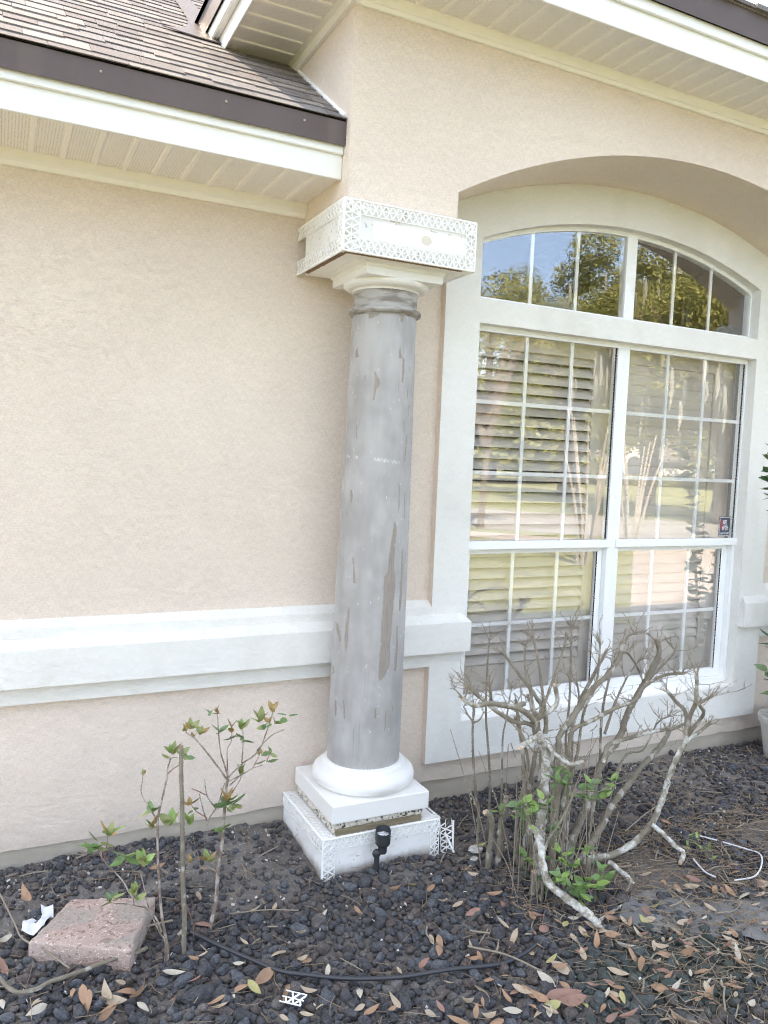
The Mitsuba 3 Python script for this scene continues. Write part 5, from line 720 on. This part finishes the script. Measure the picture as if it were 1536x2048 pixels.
v2, f2 = trimesh.creation.triangulate_polygon(wp.buffer(-.001), engine='earcut')
wm = trimesh.Trimesh(np.hstack([v2, np.zeros((len(v2), 1))]), f2, process=False).subdivide_to_size(.010)
def wrap_z(x, y): return .030+(meshkit.fbm(np.stack([x*26, y*26, 0*x], -1), 3, 2)-.3)*.045
wm.vertices[:, 2] = wrap_z(wm.vertices[:, 0], wm.vertices[:, 1])
WR = single('paper_wrapper', wm, 'white_paper', 'crumpled white paper wrapper with blue lettering beside the pink paver', 'wrapper', smooth=True)
tm = meshkit.text_mesh('Lyvolt', .011, .0004, True); tv = tm.vertices.copy(); tv[:, 0] *= .75
(ax_, ay_, _), (bx_, by_, _) = DATA['wtext']; th = math.atan2(by_-ay_, bx_-ax_)
tx = ax_+tv[:, 0]*math.cos(th)-tv[:, 1]*math.sin(th); ty = ay_+tv[:, 0]*math.sin(th)+tv[:, 1]*math.cos(th)
part(WR, 'lettering', trimesh.Trimesh(np.stack([tx, ty, wrap_z(tx, ty)+.0015+tv[:, 2]], 1), tm.faces, process=False), 'ink_blue')
# spot light
LX, LY = -.030, -.500
SPT = thing('garden_spotlight', 'black garden spotlight standing in front of the pedestal', 'spotlight')
hd = [(0, .088), (.016, .088), (.019, .094), (.020, .118), (.030, .128), (.0325, .134), (.0325, .146), (.0335, .1465), (.0335, .180), (.0305, .180), (.0300, .167), (0, .167)]
part(SPT, 'head', lathe(hd, 40, (LX, LY)), 'black_plastic', smooth=40)
hood = lathe([(.0300, .1795), (.0335, .1795), (.0335, .197), (.0300, .197), (.0300, .1795)], 40, (LX, LY))
hv = hood.vertices.copy(); k_ = hv[:, 2] > .19; hv[k_, 2] = .180+(.018)*np.clip(.5+(hv[k_, 1]-LY+.4*(hv[k_, 0]-LX))/.05, 0.03, 1)
part(SPT, 'hood', trimesh.Trimesh(hv, hood.faces, process=False), 'black_plastic')
part(SPT, 'lens', lathe([(0, .168), (.0298, .168), (.0298, .1695), (.024, .172), (0, .173)], 32, (LX, LY)), 'lamp_lens', smooth=40)
part(SPT, 'knuckle', moved(trimesh.creation.icosphere(3, .0195), trimesh.transformations.translation_matrix([LX-.030, LY-.004, .094])@np.diag([1, .75, 1, 1])), 'black_plastic', smooth=True)
part(SPT, 'bracket', tube([(LX-.03, LY-.004, .094), (LX, LY, .098)], 12, .01, r=.013), 'black_plastic', smooth=40)
part(SPT, 'stem', lathe([(0, -.05), (.013, -.05), (.013, .03), (.0115, .045), (.0115, .090), (0, .09)], 24, (LX-.028, LY-.004)), 'black_plastic', smooth=40)
SQ = np.eye(4); SQ[:3, :3] *= .86; SQ[:3, 3] = np.array([LX, LY, 0])*.14+np.array([0, 0, .010])
for k in [k for k in scene if k.startswith(SPT+'__')]: scene[k]['to_world'] = TM(SQ)
gz_ = lambda x, y: float(bed_h(np.array(x), np.array(y)))
lay = lambda pts, dz, r: [(p[0], p[1], gz_(p[0], p[1])+dz, r) for p in pts]
single('black_hose', tube(lay([(-.76, -.60, 0)]+DATA['hose'], .03, .0065), 10, .01), 'hose_black', 'thin black drip hose lying across the rocks in front', 'hose', smooth=True)
single('white_cable', tube(lay(DATA['wire'][1:], .03, .0032), 8, .01), 'white_wire', 'thin whitish cable looped on the ground right of the bare shrub', 'cable', smooth=True)
single('white_cable', tube(lay(DATA['wire2'], .028, .0032), 8, .01), 'white_wire', 'short piece of whitish cable nearest the bare shrub', 'cable', smooth=True)
single('fallen_branch', tube(lay(DATA['stick'], .035, .006), 7, .01, .25, 3), 'bark_gray', 'long pale dead branch in front of the pink paver', 'branch', smooth=True)
single('fallen_branch', tube(lay(DATA['stick2'], .035, .003), 6, .01, .2, 4), 'dead_twig_gray', 'thin curved dead twig left of the pink paver', 'twig', smooth=True)
for p0, p1, rr, lab in (((-1.02, -.56), (-.80, -.52), .004, 'thin stick lying behind the azalea stems'), ((-.62, -.55), (-.40, -.62), .0022, 'bent thin twig right of the azalea'), ((.02, -1.02), (.16, -1.22), .003, 'forked twig beside the black hose'), ((1.05, -.62), (1.5, -.42), .003, 'thin stick behind the white cable loop')):
    mid = ((p0[0]+p1[0])/2+.02, (p0[1]+p1[1])/2+.02)
    single('fallen_branch', tube(lay([p0, mid, p1], .032, rr), 6, .01, .2, 6), 'dead_twig_gray', lab, 'twig', smooth=True)
cp = sg.Polygon([p[:2] for p in DATA['cloth']]).buffer(.02)
cpts, cf = trimesh.creation.triangulate_polygon(cp, engine='earcut')
cm_ = trimesh.Trimesh(np.hstack([cpts, np.zeros((len(cpts), 1))]), cf, process=False).subdivide_to_size(.018)
cm_.vertices[:, 2] = bed_h(cm_.vertices[:, 0], cm_.vertices[:, 1])+.012+(meshkit.fbm(np.hstack([cm_.vertices[:, :2]*9, 0*cm_.vertices[:, :1]]), 3, 8)-.5)*.03
cm2 = cm_.copy(); cm2.vertices[:, 2] -= .002; cm2.invert()
single('landscape_cloth', cat([cm_, cm2]), 'weed_cloth', 'bare grey landscape cloth showing right of the shrub', 'cloth', smooth=True)
(fx0, fy0, _), (fx1, fy1, _) = DATA['frag']
fa = math.atan2(fy1-fy0, fx1-fx0); ca, sa = math.cos(fa), math.sin(fa)
single('lattice_scrap', strip(lattice(.066, .044, .022, 2, .005, 31, .9), (fx0, fy0, gz_(fx0, fy0)+.040), (ca, sa, .06), (-sa, ca, .1)), 'bead_white', 'broken white lattice scrap on the rocks at the front', 'scrap')
single('lattice_scrap', strip(lattice(.07, .03, .022, 1, .005, 32, .7), (.545, -.66, .02), (.3, .3, .85), (.8, -.5, -.1)), 'bead_white', 'small white lattice scrap behind the bare shrub stems', 'scrap')
for (x, y, s, lab) in ((.407, -.47, .024, 'larger white plaster lump left of the bare shrub'), (.36, -.53, .013, 'smaller white plaster lump left of the bare shrub')):
    m = trimesh.creation.icosphere(3, 1.0); m.vertices *= (1+(meshkit.fbm(m.vertices*2.5, 3, 3)-.5)*.9)[:, None]*np.array([1.25, .9, .6])*s; m.vertices += [x, y, gz_(x, y)+.018]
    single('plaster_lump', m, 'pale_chip', lab, 'lump', smooth=35)

# ------------------------------------------------------------------ plants
def crown_leaf(parent, base, direction, L, mt, roll, ply_, name='leaf'):
    x = np.asarray(direction, float); x /= np.linalg.norm(x); y = np.cross([0, 0, 1.], x); y /= np.linalg.norm(y)+1e-9; z = np.cross(x, y)
    c, s = math.cos(roll), math.sin(roll); y, z = c*y+s*z, -s*y+c*z
    M = np.eye(4); M[:3, 0], M[:3, 1], M[:3, 2], M[:3, 3] = x*L, y*L, z*L, base
    part(parent, name, ply_, mt, to_world=TM(M))
LV = [mikit.ply(leaf_mesh(1, w, f, c, 8, 1.0, tw), None, True) for w, f, c, tw in ((.56, .35, .30, .1), (.62, .25, -.25, -.15), (.52, .45, .45, .2))]
AZ = thing('azalea_shrub', 'sparse young shrub with yellow-green leaf rosettes left of the column', 'shrub')
r4 = np.random.default_rng(14)
for i, st in enumerate(DATA['azalea']):
    st = np.array(st)
    if st[0][2] < .07: st = np.vstack([[st[0][0], st[0][1], -.04, st[0][3]], st])
    thin_ = st[:, 3].max() < .0027; st[:, 3] *= .82
    part(AZ, 'stem', tube(st, 7, .012, .12, i), 'red_twig' if thin_ else ('bark_gray' if st[:, 3].max() > .008 else 'azalea_stem'), smooth=True)
for x, y, z, n, s, tone in DATA['clusters']:
    for k in range(n):
        a = 2*np.pi*k/n+r4.uniform(-.4, .4); up = r4.uniform(.5, 1.9) if tone != 2 else r4.uniform(-.5, .9)
        mt = {0: r4.choice(['leaf_new', 'leaf_new', 'leaf_bright', 'leaf_bronze']), 1: r4.choice(['leaf_bronze', 'leaf_bronze', 'leaf_new', 'red_leaf']), 2: r4.choice(['leaf_green', 'leaf_green', 'leaf_deep', 'leaf_new'])}[tone]
        if mt == 'red_leaf': mt = 'leaf_bronze'
        crown_leaf(AZ, np.array([x, y, z])+r4.normal(0, .003, 3), (math.cos(a), math.sin(a), up), s*r4.uniform(.75, 1.15), str(mt), r4.normal(0, .5), LV[r4.integers(3)])
    if tone == 1 and n == 3: pass
BU = thing('bare_shrub', 'large cut-back shrub with bare mottled branches in front of the window', 'shrub')
tw = []
def twiglets(p, d, n, L, r, depth=2):
    for k in range(n):
        dd = d+r4.normal(0, .55, 3); dd[2] = abs(dd[2])*.8+.15; dd /= np.linalg.norm(dd); l = L*r4.uniform(.4, 1.1)
        mid = p+dd*l*.5+r4.normal(0, .06, 3)*l; e = p+dd*l+r4.normal(0, .05, 3)*l
        tw.append(tube([(*p, r), (*mid, r*.85), (*e, r*.6)], 4, .02))
        if depth > 0: twiglets(mid if r4.uniform() < .5 else e, dd, r4.integers(1, 3), l*.6, r*.75, depth-1)
BM = {0: 'bark_gray', 1: 'bark_mottled', 2: 'bark_lichen'}
for i, (kind, pts) in enumerate(DATA['bush']):
    pts = np.array(pts)
    if pts[0][2] < .2 and i not in (9, 10, 17, 18, 19): pts = np.vstack([[pts[0][0]+r4.normal(0, .01), pts[0][1], -.04, pts[0][3]*1.1], pts])
    bk = part(BU, 'branch', tube(pts, 10, .007, .32, i), BM[kind], smooth=True)
    e, d = pts[-1][:3], pts[-1][:3]-pts[-2][:3]; d = d/np.linalg.norm(d)
    if pts[-1][3] > .0055:      # sawn end
        part(bk, 'cut_end', moved(trimesh.creation.cylinder(pts[-1][3]*.86, .003, sections=10), trimesh.transformations.translation_matrix(e+d*.001)@rot_align(d)), 'cut_wood')
    if e[2] > .35 and kind != 2: twiglets(e-d*.015, d, 6 if pts[-1][3] < .006 else 4, .085, .0021)
    L_ = spline(pts[:, :3], .02)
    for q in L_[len(L_)//3:]:
        if q[2] > .40 and r4.uniform() < .30: twiglets(q, np.array([r4.normal(0, .4), r4.normal(0, .4), .7]), 1, .10, .0020, 2)
        if q[2] < .35 and r4.uniform() < .05: twiglets(q, np.array([r4.normal(0, .7), r4.normal(0, .4), .3]), 1, .10, .0014, 1)
for k in range(4):   # secondary cut stems between the main ones
    x, y = r4.uniform(.50, .74), r4.uniform(-.78, -.52); h = r4.uniform(.42, .80); lx, ly = (x-.54)*r4.uniform(.8, 2.2)+r4.normal(.02, .07), r4.normal(.05, .10); rr = r4.uniform(.0045, .0085)
    q = np.array([(x, y, -.04, rr*1.3), (x+lx*.25+r4.normal(0, .02), y+ly*.3, h*.35, rr*1.1), (x+lx*.55+r4.normal(0, .03), y+ly*.6, h*.68, rr), (x+lx+r4.normal(0, .03), y+ly, h, rr*.8)])
    bk = part(BU, 'branch', tube(q, 8, .008, .3, 90+k), BM[int(r4.choice([0, 0, 1]))], smooth=True)
    e = q[-1, :3]; d = e-q[-2, :3]; d /= np.linalg.norm(d)
    part(bk, 'cut_end', moved(trimesh.creation.cylinder(rr*.7, .003, sections=8), trimesh.transformations.translation_matrix(e+d*.001)@rot_align(d)), 'cut_wood')
    twiglets(e-d*.02, d, 4, .06, .0022, 1)
    for t in (.45, .6, .75, .9):
        if r4.uniform() < .7: twiglets(q[0, :3]+(e-q[0, :3])*t, np.array([r4.normal(0, .6), r4.normal(0, .5), .6]), 1, .07, .0022, 1)
for k in range(46):   # thin suckers from the crown of the roots
    x, y = r4.uniform(.36, .72), r4.uniform(-.92, -.55); h = r4.uniform(.15, .55); lean = r4.normal(.05, .22, 2)
    tw.append(tube([(x, y, -.02, .0022), (x+lean[0]*h*.4, y+lean[1]*h*.4, h*.5, .0019), (x+lean[0]*h, y+lean[1]*h, h, .0012)], 4, .03))
part(BU, 'twig', cat(tw), 'dead_twig_gray', smooth=True, label='fine grey twigs sprouting from the cut ends', kind='stuff')
for x, y, z, n, s in DATA['bushleaf']+[[r4.uniform(.42, .78), r4.uniform(-.95, -.6), r4.uniform(.05, .42), 5, .045] for _ in range(9)]:
    part(BU, 'sprout_stem', tube([(x, y, max(z-.06, -.02), .0016), (x, y, z+.012, .0012)], 4, .03), 'leaf_deep')
    for k in range(n):
        a = 2*np.pi*k/n+r4.uniform(-.5, .5)
        crown_leaf(BU, np.array([x, y, z])+r4.normal(0, .008, 3), (math.cos(a), math.sin(a), r4.uniform(-.2, .8)), s*r4.uniform(.8, 1.15), str(r4.choice(['leaf_deep', 'leaf_deep', 'leaf_bright', 'leaf_green'])), r4.normal(0, .4), LV[r4.integers(3)])
SA = thing('sapling_stems', 'slim bare sapling stems standing between the column and the bare shrub', 'sapling')
tw = []
for i, st in enumerate(DATA['saplings']):
    st = np.array(st)
    if st[0][2] < .25: st = np.vstack([[st[0][0], st[0][1], -.03, st[0][3]], st])
    part(SA, 'stem', tube(st, 7, .012, .15, i+40), 'bark_gray', smooth=True)
    if st[-1][2] > .5: twiglets(st[-1][:3], np.array([0, 0, 1.]), 3, .09, .0017)
part(SA, 'twig', cat(tw), 'dead_twig_gray', smooth=True, kind='stuff')
# low sprig of weeds by the white cable
WD = thing('weed_sprig', 'small half-dry green weed growing inside the white cable loop', 'weed')
for k in range(9):
    x, y = 1.20+r4.normal(0, .025), -.86+r4.normal(0, .025); h = r4.uniform(.04, .11)
    part(WD, 'stem', tube([(x, y, 0, .0013), (x+r4.normal(0, .02), y+r4.normal(0, .02), h, .0009)], 4, .03), 'pine_straw_brown')
    for j in range(3): crown_leaf(WD, (x, y, h*r4.uniform(.4, 1)), (r4.normal(), r4.normal(), .4), .022, str(r4.choice(['leaf_bright', 'leaf_new'])), 0, LV[0])
# potted plant at the right of the window
PT = thing('potted_plant', 'leafy green plant in a pale pot right of the window', 'potted plant')
PXc, PYc = 2.545, -.26
part(PT, 'pot', lathe([(0, .0), (.105, .0), (.115, .02), (.145, .20), (.155, .205), (.158, .235), (.145, .24), (.135, .22), (0, .21)], 40, (PXc, PYc)), 'pot_clay', smooth=40)
TIPS = [(2.245, -.27, 1.69), (2.26, -.25, 1.55), (2.285, -.30, .70), (2.315, -.28, .52), (2.345, -.30, .40), (2.62, -.2, 1.3), (2.7, -.3, .9)]
for i in range(7):
    a = math.atan2(TIPS[i][1]-PYc, TIPS[i][0]-PXc); tp = np.array(TIPS[i])
    pts = np.array([[PXc+.05*math.cos(a), PYc+.05*math.sin(a), .2, .006], [PXc+.07*math.cos(a), PYc+.07*math.sin(a), tp[2]*.55, .0045], [*tp, .002]])
    part(PT, 'stem', tube(pts, 6, .03), 'azalea_stem', smooth=True)
    c = spline(pts, .045)[3:]
    for q in c:
        for j in range(3):
            aa = r4.uniform(0, 6.28); crown_leaf(PT, q[:3], (math.cos(aa), math.sin(aa), r4.uniform(-.2, .6)), r4.uniform(.05, .085), str(r4.choice(['leaf_dark', 'leaf_dark', 'leaf_green'])), r4.normal(0, .4), LV[r4.integers(3)])

# ------------------------------------------------------------------ across the street (seen in the window glass)
def leaf_cloud(blobs, n, size, seed):
    r = np.random.default_rng(seed); out = []
    w = np.array([b[3]**2 for b in blobs]); w /= w.sum(); pick = r.choice(len(blobs), n, p=w)
    c = np.array([b[:3] for b in blobs])[pick]; rad = np.array([b[3] for b in blobs])[pick]
    d = r.normal(size=(n, 3)); d /= np.linalg.norm(d, axis=1, keepdims=True)
    p = c+d*(rad*r.uniform(.55, 1.05, n))[:, None]*np.array([1, 1, .8])
    u = r.normal(size=(n, 3)); u /= np.linalg.norm(u, axis=1, keepdims=True); v = np.cross(u, r.normal(size=(n, 3))); v /= np.linalg.norm(v, axis=1, keepdims=True)
    s = size*r.uniform(.6, 1.3, n)[:, None]
    V = np.stack([p-u*s, p+v*s*.5, p+u*s, p-v*s*.5], 1).reshape(-1, 3)
    k = np.arange(n)*4
    return trimesh.Trimesh(V, np.vstack([np.stack([k, k+1, k+2], 1), np.stack([k, k+2, k+3], 1)]), process=False)
def at(azm, dist): return np.array([1.35+dist*math.sin(math.radians(azm)), -dist*math.cos(math.radians(azm))])
def tree(name, label, azm, dist, h, cr, n, size, seed, crown='crown_live_oak', moss=False, group=None, low=.35, thick=1.0):
    r = np.random.default_rng(seed); x, y = at(azm, dist)
    t = thing(name, label, 'tree', group)
    part(t, 'trunk', cat([tube([(x, y, -.2, .035*h*thick), (x+.1, y, h*.25, .028*h*thick), (x+.2, y+.1, h*.5, .02*h*thick)], 10, .3, .2, seed)]+[tube([(x+.05, y, h*r.uniform(.22, .4), .016*h), (x+cr*.4*math.cos(a), y+cr*.4*math.sin(a), h*.55, .011*h), (x+cr*.8*math.cos(a), y+cr*.8*math.sin(a), h*.72, .005*h)], 7, .4) for a in r.uniform(0, 6.28, 6)]), 'tree_bark', smooth=True)
    bl = []
    for k in range(40):
        a, q = r.uniform(0, 6.28), math.sqrt(r.uniform())*cr*.8; zz = h*r.uniform(low, .9)*(1-.12*(q/cr)**2)
        bl.append((x+q*math.cos(a), y+q*math.sin(a), zz, cr*r.uniform(.2, .36)))
    part(t, 'crown', leaf_cloud(bl, n, size, seed), crown)
    if moss:
        ms = []
        for k in range(150):
            a, q = r.uniform(0, 6.28), math.sqrt(r.uniform())*cr; z0 = h*r.uniform(.35, .75); l = r.uniform(.5, 1.6)
            ms.append(tube([(x+q*math.cos(a), y+q*math.sin(a), z0, .03), (x+q*math.cos(a)+.05, y+q*math.sin(a), z0-l*.6, .045), (x+q*math.cos(a), y+q*math.sin(a), z0-l, .01)], 5, .3, .5, k))
        part(t, 'hanging_moss', cat(ms), 'moss_gray')
tree('oak_tree', 'broad live oak across the lawn with hanging moss', 45.2, 27, 11.0, 3.9, 75000, .062, 51, moss=True, low=.38)
tree('oak_tree', 'darker live oak with hanging moss to its right', 51, 22, 8.6, 3.8, 52000, .06, 52, moss=True, low=.33)
tree('oak_tree', 'smaller rounded oak left of the big mossy oak', 39.0, 36, 12.0, 4.8, 52000, .066, 55, low=.4)
tree('oak_tree', 'thin young oak near the lawn edge, mostly bare', 31.2, 15, 7.0, 1.5, 2400, .055, 53, low=.5, thick=.35)
for k, (azm, dist, h, cr) in enumerate([(24, 60, 10, 5), (29, 62, 9.5, 5.5), (33.5, 58, 9.6, 5.5), (38, 66, 11.5, 6), (48.5, 90, 18, 9), (53, 72, 15, 8), (58, 62, 13, 7), (64, 60, 12, 7), (35.5, 92, 12, 8), (43.5, 128, 24, 12), (41, 100, 17, 8), (46.5, 110, 20, 9)]):
    tree('street_tree', 'leafy green tree in the row beyond the street', azm, dist, h, cr, 9000, .30, 60+k, 'crown_far', group='trees in the row beyond the street', low=.12)
for azm, dist, lab in ((44.8, 12.5, 'crape myrtle with pale bare trunks nearest the street'), (40.8, 9.0, 'crape myrtle with pale bare trunks on the lawn')):
    x, y = at(azm, dist); t = thing('crape_myrtle', lab, 'tree')
    for k in range(8):
        a = r4.uniform(0, 6.28); sp = r4.uniform(.25, .65); hh = r4.uniform(1.7, 2.5)
        part(t, 'trunk', tube([(x+.08*math.cos(a), y+.08*math.sin(a), -.1, .034), (x+sp*.5*math.cos(a), y+sp*.5*math.sin(a), hh*.5, .024), (x+sp*math.cos(a), y+sp*math.sin(a), hh, .012)], 7, .15, .1, k), 'myrtle_bark', smooth=True)
nx, ny = at(43.9, 85); NH = thing('neighbour_house', 'white house with gable and arched window across the street', 'house')
th = math.radians(43.9); Rz = trimesh.transformations.translation_matrix([nx, ny, 0])@trimesh.transformations.rotation_matrix(th, [0, 0, 1])
loc = lambda m: moved(m, Rz)    # local +y faces our house, local x to our right as seen from there
part(NH, 'wall', loc(cat([box(-2.3, 2.3, -6, 0, -.2, 2.6), ext_y(sg.Polygon([(-2.3, 2.6), (2.3, 2.6), (0, 4.2)]), -6, 0), box(-7, -2.3, -6, -1, -.2, 2.3), box(2.3, 6.5, -6, -1, -.2, 2.3)])), 'far_wall')
part(NH, 'roof', loc(cat([ext_y(sg.Polygon([(-2.7, 2.35), (0, 4.3), (2.7, 2.35), (2.7, 2.55), (0, 4.5), (-2.7, 2.55)]), -6.2, .3), ext_x([(-.6, 2.25), (-3.5, 3.8), (-6.4, 2.25), (-6.4, 2.1), (-.6, 2.1)], -7.4, 6.9)])), 'far_roof')
part(NH, 'rake_board', loc(ext_y(sg.Polygon([(-2.75, 2.3), (0, 4.28), (2.75, 2.3), (2.75, 2.52), (0, 4.5), (-2.75, 2.52)]), .31, .36)), 'far_wall')
part(NH, 'window', loc(ext_y(sg.Polygon([(-.7, .8), (.7, .8)]+[(.7*math.cos(a), 2.1+.7*math.sin(a)) for a in np.linspace(0, math.pi, 14)]), .01, .05)), 'far_glass')
part(NH, 'door', loc(box(-5.5, -3.0, -.99, -.95, 0, 2.0)), 'far_wall')
hm = []
hx, hy = at(42.5, 70)
hb_ = [(hx+t*math.cos(math.radians(44)), hy+t*math.sin(math.radians(44)), .35, .75) for t in np.linspace(-4, 9, 16)]
single('hedge', leaf_cloud(hb_, 6000, .14, 91), 'crown_far', 'low clipped hedge in front of the white house across the street', 'hedge')
